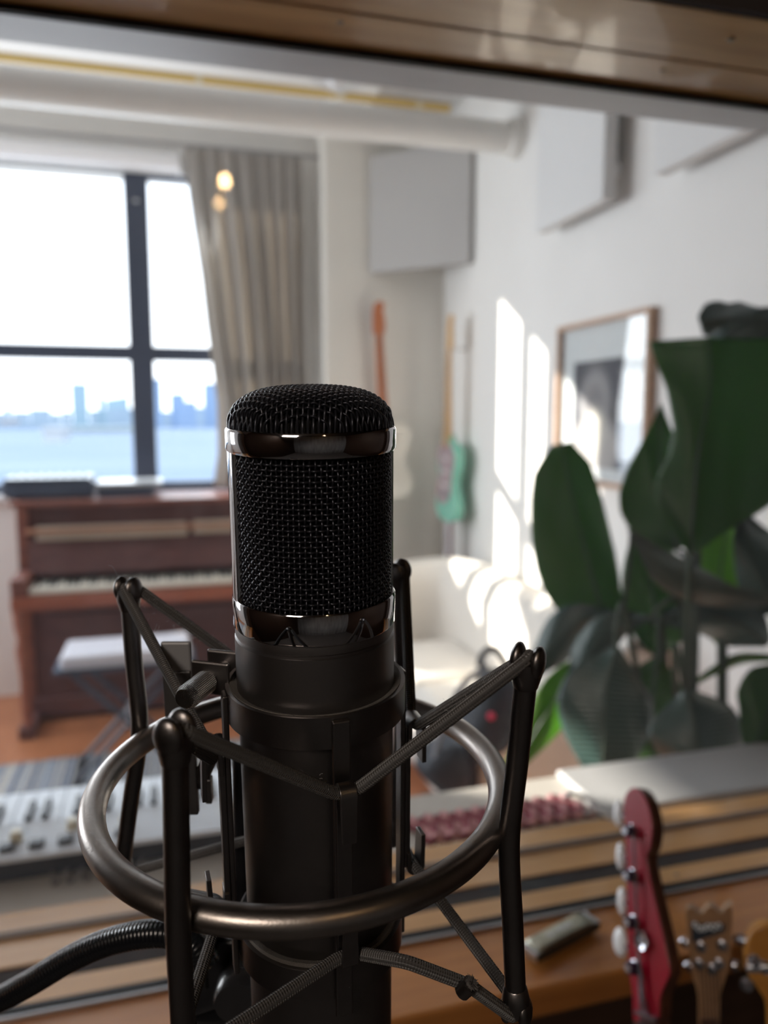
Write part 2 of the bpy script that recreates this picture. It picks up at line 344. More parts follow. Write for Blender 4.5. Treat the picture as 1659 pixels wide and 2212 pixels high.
# hanging bulbs behind the camera
def bulb(loc, label, power, r=.03):
    e = empty('hanging_bulb', loc, label, 'lamp')
    bm = emit('filament_glow', (1.0, .62, .28), power)
    adopt(MB().ball(loc, r, 20, (1, 1, 1.25)).build('bulb', bm), e)
    x, y, z = loc
    adopt(MB().lathe([(.0001, .07), (.016, .07), (.018, .035), (.016, .03)], 16, loc).build('socket', mat('brass', (.5, .35, .15), .35, 1)), e)
    adopt(MB().tube([(x, y, z+.065), (x, y, 2.5)], .003, 8).build('cord', rubber), e)
bulb((.195, -1.0, 2.23), 'warm glowing bulb hanging in the booth, seen mirrored on the curtain', 120, .019)

# ------------------------------------------------------------------ ceiling pipes and lamp
p1 = on(1118, 300, 0, XR)
pipe_y, pipe_z = 3.26, 2.72
pw = MB().tube([(-3.2, pipe_y, pipe_z), (XR-.06, pipe_y, pipe_z)], .066, 28).build('ceiling_pipe', mat('pipe_paint', (.84, .83, .79), .45))
tag(pw, 'thick cream painted pipe running under the ceiling to the right wall', 'pipe')
MB().lathe([(.067, -.06), (.082, -.05), (.082, 0), (.067, 0)], 28, (XR-.002, pipe_y, pipe_z), (0, 1, 0), (0, 0, 1), (1, 0, 0)).build('collar', mat('pipe_paint_b', (.8, .79, .75), .45), pw)
ypm = mat('yellow_pipe_paint', (.62, .43, .12), .5)
yp = MB().tube([(-3.2, 3.6, 2.955), (1.33, 3.6, 2.955)], .0175, 16).build('gas_pipe', ypm)
tag(yp, 'thin mustard yellow pipe running above the thick cream pipe', 'pipe')
for px in (430, 735, 905): x = on(px, 200, 1, 3.6)[0]; MB().tube([(x-.014, 3.6, 2.955), (x+.014, 3.6, 2.955)], .0195, 14).build('coupling', mat('coupling_paint', (.70, .62, .42), .5), yp)
sbox('trim_3', plaster, .84, 1.0, .95, 4.2, 3.02, ZC)
lp = at(735, 153, 3.0)
lm = empty('ceiling_lamp', lp, 'faceted white glass ceiling lamp half hidden by the window head', 'lamp')
o = MB().lathe([(.02, .12), (.10, .10), (.150, .02), (.142, .0), (.085, -.05), (.001, -.085)], 8, lp).build('glass_shade', translucent('milk_glass', (.9, .9, .9), (.95, .95, .95), .4, .15, .5), smooth=False); adopt(o, lm)
adopt(MB().tube([lp+np.array([0, 0, .1]), (lp[0], lp[1], ZC)], .03, 16).build('stem', white_m), lm)

# ------------------------------------------------------------------ acoustic panels
pan_m = mat('panel_fabric', (.70, .70, .69), .95, bump=.3, bscale=500)
pan_c = mat('grey_panel_fabric', (.47, .46, .45), .95, bump=.3, bscale=500)
def panel(name, label, a, b, z0, z1, n, th, mt, back):
    a = np.array(a, float); b = np.array(b, float); n = np.array(n, float)
    e = empty(name, ((a+b)/2)[:2].tolist()+[z0], label, 'sound absorber')
    O = [(a[0], a[1], z0), (b[0], b[1], z0), (b[0], b[1], z1), (a[0], a[1], z1)]
    adopt(MB().prism(O, (-n[0]*th, -n[1]*th, 0)).build('panel_body', mt, smooth=False, bevel=.006), e)
    d = (b-a)/np.linalg.norm(b-a); c = (a+b)/2-n*(th+back/2)
    for zz in (z0+.12, z1-.12): adopt(MB().obox((c[0], c[1], zz), (d[0], d[1], 0), (n[0], n[1], 0), (0, 0, 1), .2, back/2, .02).build('mounting_batten', white_m, smooth=False), e)
cz0, cz1 = on(905, 581, 1, 3.98)[2], on(905, 330, 1, 3.98)[2]
n45 = np.array([-1, -1])/math.sqrt(2)
panel('sound_absorber', 'grey square acoustic panel set diagonally across the wall corner', (1.085, 4.165), (1.50, 3.75), cz0, cz1+.02, n45, .05, pan_c, .05)
def wallpanel(pxl, pxr, pyl, face, th, label, back, z1):
    a = on(pxl, 500, 0, face); b = on(pxr, 430, 0, face); z0 = on(pxl, pyl, 0, face)[2]
    panel('sound_absorber', label, (face, a[1]), (face, b[1]), z0, z1, np.array([-1.0, 0]), th, mt=pan_m, back=back)
wallpanel(1156, 1302, 505, XR-.10, .05, 'white acoustic panel on the right wall beside the end of the thick pipe', .05, 3.0)
wallpanel(1404, 1720, 382, XR-.10, .05, 'white acoustic panel nearest the camera on the right wall, cut by the window head', .05, 3.0)

# ------------------------------------------------------------------ picture on the right wall
def wq(px, py, x): return on(px, py, 0, x)
fx = XR-.035
pa, pb_, pc = wq(1203, 705, fx), wq(1403, 664, fx), wq(1203, 1020, fx)
ya, yb2 = pa[1], pb_[1]; zt_, zb_ = (pa[2]+pb_[2])/2, pc[2]-.03
pic = empty('framed_picture', (XR, (ya+yb2)/2, zb_), 'light oak framed black and white portrait print on the right wall', 'picture')
oak = wood('light_oak', (.50, .33, .22), (.42, .26, .17), .5, 5, (1, 6, 6), 0)
f = MB(); w_ = .017
f.box(fx, XR-.002, yb2, yb2+w_, zb_, zt_); f.box(fx, XR-.002, ya-w_, ya, zb_, zt_); f.box(fx, XR-.002, yb2+w_, ya-w_, zt_-w_, zt_); f.box(fx, XR-.002, yb2+w_, ya-w_, zb_, zb_+w_)
adopt(f.build('frame', oak, smooth=False, bevel=.002), pic)
adopt(MB().box(XR-.012, XR-.004, yb2+w_, ya-w_, zb_+w_, zt_-w_).build('mat_board', mat('mat_board', (.74, .79, .80), .9), smooth=False), pic)
M, n, b = nm('portrait_print'); b.inputs['Roughness'].default_value = .7
q = wq(1242, 785, XR-.012); q2 = wq(1350, 770, XR-.012); q3 = wq(1290, 1010, XR-.012)
py0, py1, pz0, pz1 = q2[1], q[1], q3[2], (q[2]+q2[2])/2
tcn = n.nodes.new('ShaderNodeTexCoord')
def blob(cy, cz, ry, rz, soft):
    mp = n.nodes.new('ShaderNodeMapping'); mp.vector_type = 'TEXTURE'; mp.inputs['Location'].default_value = (0, cy, cz); mp.inputs['Scale'].default_value = (1, ry, rz)
    g = n.nodes.new('ShaderNodeVectorMath'); g.operation = 'LENGTH'; s = n.nodes.new('ShaderNodeVectorMath'); s.operation = 'MULTIPLY'; s.inputs[1].default_value = (0, 1, 1)
    n.links.new(tcn.outputs['Object'], mp.inputs[0]); n.links.new(mp.outputs[0], s.inputs[0]); n.links.new(s.outputs[0], g.inputs[0])
    r = n.nodes.new('ShaderNodeMapRange'); r.interpolation_type = 'SMOOTHSTEP'; r.inputs[1].default_value = 1-soft; r.inputs[2].default_value = 1+soft; r.inputs[3].default_value = 1; r.inputs[4].default_value = 0
    n.links.new(g.outputs['Value'], r.inputs[0]); return r.outputs[0]
last = None; W_, H_ = py1-py0, pz1-pz0; yc, zc = (py0+py1)/2, (pz0+pz1)/2
base = n.nodes.new('ShaderNodeRGB'); base.outputs[0].default_value = (.05, .058, .08, 1); last = base.outputs[0]
for (u, v, ru, rv, soft, col) in ((.05, .12, .30, .30, .35, (.32, .32, .33)), (.02, -.32, .46, .30, .3, (.45, .44, .43)), (.04, .08, .19, .2, .3, (.20, .20, .22)), (.02, -.15, .2, .2, .5, (.62, .60, .54))):
    mx = n.nodes.new('ShaderNodeMix'); mx.data_type = 'RGBA'; mx.inputs[7].default_value = (*col, 1)
    n.links.new(blob(yc+u*W_, zc+v*H_, ru*W_, rv*H_, soft), mx.inputs[0]); n.links.new(last, mx.inputs[6]); last = mx.outputs[2]
n.links.new(last, b.inputs['Base Color'])
adopt(MB().box(XR-.0135, XR-.0125, py0, py1, pz0, pz1).build('print', M, smooth=False), pic)
adopt(MB().box(XR-.022, XR-.019, yb2+w_, ya-w_, zb_+w_, zt_-w_).build('glazing', glassmat('picture_glass', refl=2.2), smooth=False), pic)

# ------------------------------------------------------------------ curtain
cm = translucent('linen_curtain', (.50, .475, .45), (.60, .55, .48), .30, .9, .01)
yc_ = YB-.10
ed = [(398, 335), (405, 420), (420, 520), (433, 600), (446, 700), (458, 780), (470, 870), (472, 976), (458, 1074), (450, 1180), (445, 1400)]
es = np.array([[on(a, b_, 1, yc_)[0], on(a, b_, 1, yc_)[2]] for a, b_ in ed]); es = es[np.argsort(es[:, 1])]
ztop = on(520, 330, 1, yc_)[2]; xr_ = on(650, 500, 1, yc_)[0]
nz, nx = 60, 170; G = np.zeros((nz, nx, 3))
for i in range(nz):
    z = 1.125+(ztop-1.125)*i/(nz-1); xl = np.interp(z, es[:, 1], es[:, 0]); hh = (ztop-z)
    for j in range(nx):
        u = j/(nx-1); ph = u*15*math.pi+1.3*math.sin(u*7)+.35*math.sin(z*3+u*9)
        amp = (.016+.022*min(1, hh/.5))*(1-.25*math.sin(u*11)); x = xl+(xr_-xl)*(u+.0)+.008*math.sin(2*ph)
        G[i, j] = (x, yc_-.02+amp*math.sin(ph)+.008*math.sin(ph*2.3+z*2), z)
cu = MB().grid(G).build('curtain', cm); sm_ = cu.modifiers.new('solid', 'SOLIDIFY'); sm_.thickness = .0015
tag(cu, 'long pleated natural linen curtain hanging at the right edge of the window', 'curtain')
rod = MB().tube([(WX0-.1, yc_, ztop+.012), (.84, yc_, ztop+.012)], .010, 12).build('curtain_rail', greyp)
tag(rod, 'slim grey curtain rail above the linen curtain', 'curtain rail')

# ------------------------------------------------------------------ guitars on the walls
def guitar_outline():
    h = [(0, .0), (.035, -.045), (.05, -.10), (.07, -.13), (.11, -.148), (.16, -.14), (.21, -.112), (.25, -.11), (.30, -.135), (.35, -.158), (.40, -.148), (.435, -.10), (.445, -.03)]
    left = [(-s, w_*.97) for s, w_ in h]; right = [(-s+(.02 if s < .12 else 0), -w_) for s, w_ in h[::-1]]
    P = [np.array([w, s, 0]) for s, w in left+right]
    return smooth_path(P, 4, True)
def hang_guitar(pos, nrm, label, body_m, neck_m, board_m, guard_m, lean=0, gs=1.0):
    # local frame: x = width, y = up along the neck, z = towards the viewer
    z = np.array(nrm, float); z /= np.linalg.norm(z); y = np.array([0, 0, 1.0]); x = np.cross(y, z)
    Rm = Matrix((x, y, z)).transposed().to_4x4()
    e = bpy.data.objects.new('electric_guitar', None); COL.objects.link(e); e.matrix_world = Matrix.Translation(Vector(pos)) @ Rm @ Matrix.Rotation(lean, 4, 'Z')
    e.empty_display_size = .05; tag(e, label, 'guitar')
    P = guitar_outline(); body = MB().prism(P+[0, 0, .0], (0, 0, .042)).build('body', body_m, e, bevel=.006)
    gp = np.array([[.01, -.02], [.06, -.05], [.075, -.12], [.05, -.19], [.075, -.27], [.07, -.34], [.02, -.36], [-.04, -.30], [-.05, -.2], [-.07, -.1], [-.03, -.03]])
    gp = smooth_path([np.array([a*gs, b_, .0425]) for a, b_ in gp], 3, True); MB().prism(gp, (0, 0, .0025)).build('pickguard', guard_m, e)
    MB().add([(-.027, -.05, .02), (.027, -.05, .02), (.021, .45, .03), (-.021, .45, .03), (-.027, -.05, .052), (.027, -.05, .052), (.021, .45, .045), (-.021, .45, .045)],
             [(0, 1, 2, 3), (4, 7, 6, 5), (0, 4, 5, 1), (1, 5, 6, 2), (2, 6, 7, 3), (3, 7, 4, 0)]).build('neck', neck_m, e, smooth=False, bevel=.006)
    MB().add([(-.027, -.05, .052), (.027, -.05, .052), (.021, .45, .045), (-.021, .45, .045), (-.027, -.05, .056), (.027, -.05, .056), (.021, .45, .049), (-.021, .45, .049)],
             [(0, 1, 2, 3), (4, 7, 6, 5), (0, 4, 5, 1), (1, 5, 6, 2), (2, 6, 7, 3), (3, 7, 4, 0)]).build('fretboard', board_m, e, smooth=False)
    hs = smooth_path([np.array(q) for q in ((-.021, .45, .028), (-.032, .475, .028), (-.030, .52, .028), (-.026, .58, .028), (-.012, .62, .028), (.022, .632, .028), (.040, .61, .028), (.030, .585, .028), (.036, .55, .028), (.038, .49, .028), (.021, .45, .028))], 3, True)
    MB().prism(hs, (0, 0, .014)).build('headstock', neck_m, e, bevel=.002)
    for k in range(3): MB().box(-.035, .035, -.12-.07*k, -.10-.07*k, .045, .052).build('pickup', mat('pickup_white', (.8, .78, .74), .4), e, smooth=False, bevel=.003)
    MB().box(-.035, .035, -.315, -.285, .045, .058).build('bridge', alu, e, smooth=False, bevel=.003)
    s = MB()
    for k in range(6): a = -.0175+.007*k; s.tube([(a*1.4, -.3, .060), (a, .45, .052)], .0006, 5)
    s.build('strings', alu, e)
    for k in range(6): MB().ball((-.044, .475+.024*k, .035), .007, 10, (1.3, .9, .8)).build('tuner', alu, e)
    MB().box(-.012, .012, .45, .465, -.05, .02).box(-.026, .026, .45, .46, .018, .027).build('wall_hanger', white_m, e, smooth=False, bevel=.003)
    return e
maple = mat('maple_neck', (.60, .36, .14), .4, coat=.3); orneck = mat('orange_neck', (.52, .16, .05), .4, coat=.3)
g1 = on(823, 905, 1, YW-.055); g1[1] = YW-.06
hang_guitar(g1, (0, -1, 0), 'cream bodied electric guitar with orange neck hanging on the far wall behind the microphone', mat('cream_lacquer', (.78, .74, .66), .25, coat=.5), orneck, orneck, mat('clear_guard', (.72, .68, .6), .3), R(3))
g2 = on(981, 945, 0, XR-.07)
hang_guitar(g2, (-1, 0, 0), 'seafoam green electric guitar with maple neck hanging edge on near the wall corner', mat('seafoam_lacquer', (.20, .56, .43), .25, coat=.6), maple, maple, mat('pink_white_guard', (.36, .26, .28), .35), R(-1.5), -1.75)
sp0 = on(968, 1112, 0, XR-.09)
st2 = MB()
G = [[(XR-.09+.004*math.sin(i), sp0[1]+(j-.5)*.05, sp0[2]-.24*i/12) for j in (0, 1)] for i in range(13)]
gs_ = MB().grid(G).build('guitar_strap', mat('pale_strap', (.66, .63, .66), .8)); q_ = gs_.modifiers.new('s', 'SOLIDIFY'); q_.thickness = .004
G = [[(XR-.10, sp0[1]-.075+(j-.5)*.04, sp0[2]-.02-.2*i/8) for j in (0, 1)] for i in range(9)]
o_ = MB().grid(G).build('strap_end', mat('dark_red_leather', (.12, .04, .04), .6), gs_); q_ = o_.modifiers.new('s', 'SOLIDIFY'); q_.thickness = .004
tag(gs_, 'pale guitar strap with dark red end dangling below the seafoam guitar', 'strap')

# ------------------------------------------------------------------ upright piano with things on it
mah = wood('mahogany', (.235, .085, .055), (.15, .05, .04), .42, 4, (2, 8, 8), .15)
mahd = wood('dark_mahogany', (.13, .055, .050), (.085, .035, .035), .45, 4, (2, 8, 8), .1)
pz = [on(280, y_, 1, Y_)[2] for y_, Y_ in ((1080, 4.03), (1110, 4.03), (1262, 3.78), (1135, 4.03), (1180, 4.0))]
PX0, PX1 = on(22, 1260, 1, 3.80)[0], .78
pi = empty('upright_piano', ((PX0+PX1)/2, 4.1, 0), 'dark mahogany upright piano standing under the black framed window', 'piano')
ptop = pz[0]; kz = pz[2]
def pp(name, mb, m_, **k): return adopt(mb.build(name, m_, **k), pi)
pp('case', MB().box(PX0, PX0+.05, 4.02, 4.38, 0, ptop-.02).box(PX1-.05, PX1, 4.02, 4.38, 0, ptop-.02).box(PX0+.05, PX1-.05, 4.34, 4.38, .1, ptop-.02), mah, smooth=False, bevel=.004)
pp('lid', MB().box(PX0-.02, PX1+.02, 3.995, 4.39, ptop-.02, ptop+.008), mah, smooth=False, bevel=.006)
pp('upper_panel', MB().box(PX0+.05, PX1-.05, 4.05, 4.07, kz+.11, ptop-.02).box(PX0+.1, PX1-.1, 4.04, 4.05, kz+.30, ptop-.07), mahd, smooth=False, bevel=.003)
lt = mat('pale_music_ledge', (.50, .42, .34), .55)
md = pp('music_desk', MB().box(PX0+.09, PX0+.80, 3.99, 4.04, pz[3]-.055, pz[3]+.01).box(PX0+.83, PX0+1.08, 3.99, 4.04, pz[3]-.05, pz[3]+.015).box(PX0+1.1, PX1-.1, 3.99, 4.04, pz[3]-.05, pz[3]+.015), lt, smooth=False, bevel=.004)
pp('fallboard', MB().add([(PX0+.05, 4.04, kz+.23), (PX1-.05, 4.04, kz+.23), (PX1-.05, 3.97, kz+.03), (PX0+.05, 3.97, kz+.03), (PX0+.05, 4.06, kz+.23), (PX1-.05, 4.06, kz+.23), (PX1-.05, 4.0, kz+.03), (PX0+.05, 4.0, kz+.03)], [(0, 1, 2, 3), (4, 7, 6, 5), (0, 4, 5, 1), (1, 5, 6, 2), (2, 6, 7, 3), (3, 7, 4, 0)]), mahd, smooth=False)
pp('fallboard_rail', MB().box(PX0+.05, PX1-.05, 3.96, 4.05, kz+.23, kz+.25), wood('reddish_rail', (.36, .17, .10), (.28, .12, .07), .4, 4), smooth=False, bevel=.004)
pp('keybed', MB().box(PX0, PX1, 3.77, 4.05, kz-.10, kz-.035), wood('red_keybed', (.36, .11, .06), (.28, .08, .045), .4, 4), smooth=False, bevel=.006)
for x in (PX0, PX1-.07): pp('key_block', MB().box(x, x+.07, 3.78, 4.04, kz-.035, kz+.05), mah, smooth=False, bevel=.008)
kk = MB(); nk = 52; kw = (PX1-PX0-.16)/nk
for k in range(nk): kk.box(PX0+.08+k*kw, PX0+.08+(k+1)*kw-.0012, 3.79, 3.98, kz-.025, kz-.004)
o = pp('white_keys', kk, mat('ivory', (.80, .76, .66), .35), smooth=False); o['kind'] = 'stuff'
kk = MB()
for k in range(nk-1):
    if k % 7 in (0, 2, 3, 5, 6): kk.box(PX0+.08+(k+1)*kw-.005, PX0+.08+(k+1)*kw+.005, 3.85, 3.98, kz-.004, kz+.008)
o = pp('black_keys', kk, rubber, smooth=False); o['kind'] = 'stuff'
pp('lower_panel', MB().box(PX0+.05, PX1-.05, 4.03, 4.05, .12, kz-.10).box(PX0+.12, PX1-.12, 4.015, 4.03, .20, kz-.18), mahd, smooth=False, bevel=.004)
pp('plinth', MB().box(PX0, PX1, 3.99, 4.36, .03, .12), mahd, smooth=False, bevel=.004)
for x in (PX0+.035, PX1-.035):
    pp('leg', MB().lathe([(.032, 0), (.036, .04), (.020, .07), (.026, .14), (.022, .3), (.034, .42), (.024, .48), (.036, .54), (.04, kz-.10)], 20, (x, 3.82, .0)), wood('piano_leg_red', (.33, .11, .06), (.22, .07, .04), .35, 4))
    pp('toe_block', MB().box(x-.035, x+.035, 3.78, 4.05, 0, .06), mahd, smooth=False, bevel=.006)
for k in range(3): pp('pedal', MB().box(.0-.05+.05*k, .02-.05+.05*k, 3.9, 4.03, .05, .062), mat('brass_pedal', (.6, .42, .16), .3, 1), smooth=False, bevel=.004)
# rack boxes on the lid
navy = mat('dark_blue_plastic', (.055, .075, .115), .45)
xa, xb = on(6, 1060, 1, 4.1)[0], on(200, 1060, 1, 4.1)[0]; hz_ = on(100, 1032, 1, 4.1)[2]
e = empty('mixing_console', ((xa+xb)/2, 4.2, ptop+.008), 'dark blue mixing box standing at the left end of the piano lid', 'mixer')
adopt(MB().box(xa, xb, 4.08, 4.36, ptop+.022, hz_-.012).build('casing', navy, smooth=False, bevel=.004), e)
adopt(MB().box(xa+.01, xb-.01, 4.07, 4.36, hz_-.012, hz_).build('top_panel', mat('steel_panel', (.16, .18, .2), .4, .6), smooth=False, bevel=.002), e)
for i_ in range(8):
    adopt(MB().lathe([(.0001, .012), (.007, .012), (.008, 0)], 12, (xa+.05+i_*(xb-xa-.1)/7, 4.2, hz_)).build('knob', rubber), e)
for x_ in (xa+.04, xb-.04): adopt(MB().box(x_-.02, x_+.02, 4.1, 4.34, ptop+.008, ptop+.022).build('foot', rubber, smooth=False), e)
xc, xd = on(206, 1060, 1, 4.1)[0], on(350, 1060, 1, 4.1)[0]; h2 = on(280, 1042, 1, 4.1)[2]
e = empty('turntable', ((xc+xd)/2, 4.2, ptop+.008), 'low grey topped record player beside the dark blue box on the piano', 'record player')
adopt(MB().box(xc+.01, xd-.04, 4.09, 4.36, ptop+.012, h2-.02).build('base', navy, smooth=False, bevel=.003), e)
adopt(MB().box(xc, xd, 4.08, 4.37, h2-.02, h2).build('dust_cover', mat('grey_lid', (.36, .38, .40), .3), smooth=False, bevel=.004), e)
for x_ in (xc+.04, xd-.08): adopt(MB().lathe([(.0001, 0), (.015, 0), (.018, .012), (.0001, .012)], 12, (x_, 4.13, ptop+.004)).build('foot', rubber), e)

# ------------------------------------------------------------------ bench
bs = empty('keyboard_bench', (-.20, 3.30, 0), 'folding X leg keyboard bench with a pale padded seat in front of the piano', 'bench')
s0, s1 = on(135, 1430, 1, 3.30), on(410, 1400, 1, 3.34); zs = s0[2]
seat = MB().box(s0[0], s1[0], 3.20, 3.46, zs-.01, zs+.05).build('seat', mat('pale_vinyl', (.66, .66, .72), .35), smooth=True, bevel=.018); adopt(seat, bs)
adopt(MB().box(s0[0]-.03, s1[0]+.02, 3.22, 3.44, zs-.035, zs-.012).build('seat_board', mat('navy_board', (.05, .07, .11), .4), smooth=False, bevel=.006), bs)
lm_ = mat('navy_tube', (.045, .055, .085), .4)
for Y_ in (3.23, 3.43):
    for (a, b_) in ((s0[0]+.04, s1[0]-.04), (s1[0]-.04, s0[0]+.04)):
        adopt(MB().tube([(a, Y_, zs-.03), (b_, Y_, .02)], .012, 10).build('leg', lm_), bs)
for x in (s0[0]+.04, s1[0]-.04): adopt(MB().tube([(x, 3.18, .02), (x, 3.48, .02)], .017, 10).build('foot_bar', rubber), bs)
adopt(MB().tube([((s0[0]+s1[0])/2, 3.22, zs/2), ((s0[0]+s1[0])/2, 3.44, zs/2)], .02, 12).build('pivot', alu), bs)

# ------------------------------------------------------------------ rugs
def rug(name, label, x0, x1, y0, y1, M):
    G = np.array([[(x0+(x1-x0)*i/24, y0+(y1-y0)*j/24, .008+.002*math.sin(i*1.7+j)) for j in range(25)] for i in range(25)])
    o = MB().grid(G).build(name, M); s_ = o.modifiers.new('s', 'SOLIDIFY'); s_.thickness = .007; s_.offset = -1; return tag(o, label, 'rug')
M, n, b = nm('blue_stripe_weave'); b.inputs['Roughness'].default_value = .95
t = n.nodes.new('ShaderNodeTexCoord'); s = n.nodes.new('ShaderNodeSeparateXYZ'); n.links.new(t.outputs['Object'], s.inputs[0])
mu = n.nodes.new('ShaderNodeMath'); mu.operation = 'MULTIPLY'; mu.inputs[1].default_value = 15.0; n.links.new(s.outputs[0], mu.inputs[0])
nz_ = n.nodes.new('ShaderNodeTexNoise'); nz_.noise_dimensions = '1D'; nz_.inputs['Scale'].default_value = 2.3; nz_.inputs['Detail'].default_value = 3; nz_.inputs['Roughness'].default_value = .7
n.links.new(mu.outputs[0], nz_.inputs['W']); r = n.nodes.new('ShaderNodeValToRGB'); r.color_ramp.interpolation = 'CONSTANT'
for p_, c_ in ((.0, (.05, .09, .17)), (.44, (.46, .42, .36)), (.50, (.10, .16, .26)), (.54, (.52, .48, .42)), (.60, (.24, .29, .36))):
    el = r.color_ramp.elements.new(p_) if p_ else r.color_ramp.elements[0]; el.color = (*c_, 1)
r.color_ramp.elements[-1].color = (.20, .26, .34, 1)
n.links.new(nz_.outputs[0], r.inputs[0]); n.links.new(r.outputs[0], b.inputs['Base Color'])
rug('striped_rug', 'woven rug with blue and cream stripes on the floor before the piano', -2.6, .55, 1.5, on(100, 1640, 2, .01)[1], M)
rug('cream_rug', 'plain cream rug lying on the boards in front of the sofa', .60, .80, 1.75, 2.05, mat('cream_wool', (.72, .68, .58), .95, bump=.5, bscale=90))

# ------------------------------------------------------------------ sofa
sofa_m = mat('cream_boucle', (.74, .70, .64), .9, bump=.5, bscale=120, sheen=.2)
so_ = empty('sofa', (1.15, 2.9, 0), 'rounded cream upholstered sofa along the right wall', 'sofa')
SX0, SX1, SY0, SY1 = .93, 1.49, 1.98, 3.62
def sp_(name, mb, **k): return adopt(mb.build(name, sofa_m, **k), so_)
sp_('base', MB().box(SX0, SX1-.05, SY0+.2, SY1-.1, .06, .28), smooth=True, bevel=.04)
sp_('seat_cushion', MB().box(SX0-.03, SX1-.16, SY0+.22, 2.85, .28, .45), bevel=.05)
sp_('seat_cushion', MB().box(SX0-.03, SX1-.16, 2.86, SY1-.2, .28, .45), bevel=.05)
# curved back that wraps round the far corner
path = smooth_path([(SX0-.02, SY1, 0), (1.15, SY1+.02, 0), (1.34, SY1-.06, 0), (1.41, SY1-.28, 0), (1.41, 3.0, 0), (1.41, 2.5, 0), (1.41, 2.05, 0)], 8)
G = []; prof = [(-.10, .08), (-.10, .55), (-.09, .68), (-.04, .755), (.02, .77), (.07, .74), (.10, .66), (.10, .08)]
T = np.gradient(path, axis=0); T /= np.linalg.norm(T, axis=1)[:, None]
for k, p in enumerate(path):
    nr = np.array([T[k][1], -T[k][0], 0]); hs = 1.0+.07*math.sin(k/len(path)*3.1)
    G.append([p+nr*(-a)*-1+np.array([0, 0, z_*hs]) for a, z_ in prof])
G = np.array(G); b_ = MB().grid(G); 
b_.add(G[0], [tuple(range(len(prof)))]); b_.add(G[-1], [tuple(range(len(prof)))])
sp_('curved_back', b_, ang=60)
arm = sp_('arm', MB().box(SX0-.09, SX1-.02, SY0, SY0+.2, .06, .64), bevel=.06)
for (x, y) in ((SX0+.05, SY0+.08), (SX0+.05, SY1-.2), (SX1-.1, SY0+.1), (SX1-.1, SY1-.2)): adopt(MB().lathe([(.0001, 0), (.018, 0), (.025, .07), (.0001, .07)], 12, (x, y, 0)).build('foot', mah), so_)
# draped throw over the near end of the back
G = []
for i in range(20):
    row = []
    for j in range(16):
        u, v = i/19, j/15; y = 2.02+.75*u; a = (v-.4)*.62
        x = 1.43-.135*math.cos(a*3) if v > .35 else 1.43-.125; zz = .84-abs(a)*(.9 if a > 0 else 1.05)+.03*math.sin(u*9+v*4)
        x = 1.43+(-.12-.05*math.sin(u*7))*min(1, max(-1, a*9)); row.append((min(x, 1.515), y, zz))
    G.append(row)
th = MB().grid(G).build('throw_blanket', mat('cream_throw', (.84, .81, .76), .9, bump=.4, bscale=80)); s_ = th.modifiers.new('s', 'SOLIDIFY'); s_.thickness = .012
tag(th, 'cream throw draped over the sunlit near end of the sofa back', 'blanket')

# ------------------------------------------------------------------ backpack
nyl = mat('black_nylon', (.016, .019, .026), .7, bump=.4, bscale=150)
bp = empty('backpack', (.78, 2.18, .0), 'black backpack with grey loop handle and small red dot leaning against the sofa', 'backpack')
D = 2.30
def blobm(pts, dep, th, yofs=0):
    c = np.mean([at(a, b, dep) for a, b in pts], axis=0); mb = MB(); P = smooth_path([at(a, b, dep) for a, b in pts], 5, True); n_ = len(P)
    rings = []
    for s_, k in ((-1, .35), (-.85, .72), (-.5, .93), (0, 1), (.5, .93), (.85, .72), (1, .35)): rings.append([c+(p-c)*k+np.array([.15, .95, 0])*th*s_ for p in P])
    v = [p for r_ in rings for p in r_]; f = [(a*n_+i, a*n_+(i+1) % n_, (a+1)*n_+(i+1) % n_, (a+1)*n_+i) for a in range(6) for i in range(n_)]
    f += [tuple(range(n_)), tuple(6*n_+i for i in range(n_))[::-1]]; mb.add(v, f); return mb
adopt(blobm([(1040, 1470), (1075, 1445), (1115, 1470), (1122, 1560), (1095, 1600), (1035, 1625), (1020, 1660), (1015, 1760), (960, 1720), (905, 1670), (898, 1640), (930, 1620), (975, 1590), (1010, 1540)], D, .10).build('body', nyl, ang=70), bp)
adopt(blobm([(930, 1640), (985, 1610), (1012, 1650), (1010, 1730), (965, 1710), (915, 1670)], D-.1, .03).build('front_pocket', nyl, ang=70), bp)
adopt(MB().tube(smooth_path([at(1035, 1440, D), at(1045, 1412, D), at(1068, 1402, D), at(1090, 1430, D), at(1100, 1470, D)], 6), .011, 10).build('handle', mat('grey_webbing', (.09, .09, .10), .8)), bp)
adopt(MB().tube(smooth_path([at(1050, 1440, D), at(1000, 1480, D-.05), at(975, 1530, D-.06), at(950, 1590, D-.08), at(940, 1640, D-.1)], 8), .010, 8).build('shoulder_strap', mat('grey_strap', (.22, .23, .26), .8)), bp)
adopt(MB().ball(at(1061, 1547, D-.115), .011, 12).build('red_badge', mat('red_badge', (.75, .03, .10), .5)), bp)
lowp = at(965, 1745, D)
bx = empty('side_stool', (lowp[0], lowp[1], 0), 'low dark stool that the black backpack rests on', 'stool')
adopt(MB().lathe([(.0001, lowp[2]-.02), (.14, lowp[2]-.02), (.15, lowp[2]-.035), (.14, lowp[2]-.05), (.0001, lowp[2]-.05)], 24, (lowp[0], lowp[1], 0)).build('seat', rubber), bx)
for k in range(3):
    a = k*2.09+.3; adopt(MB().tube([(lowp[0]+.07*math.cos(a), lowp[1]+.07*math.sin(a), lowp[2]-.05), (lowp[0]+.13*math.cos(a), lowp[1]+.13*math.sin(a), 0)], .01, 8).build('leg', rubber), bx)

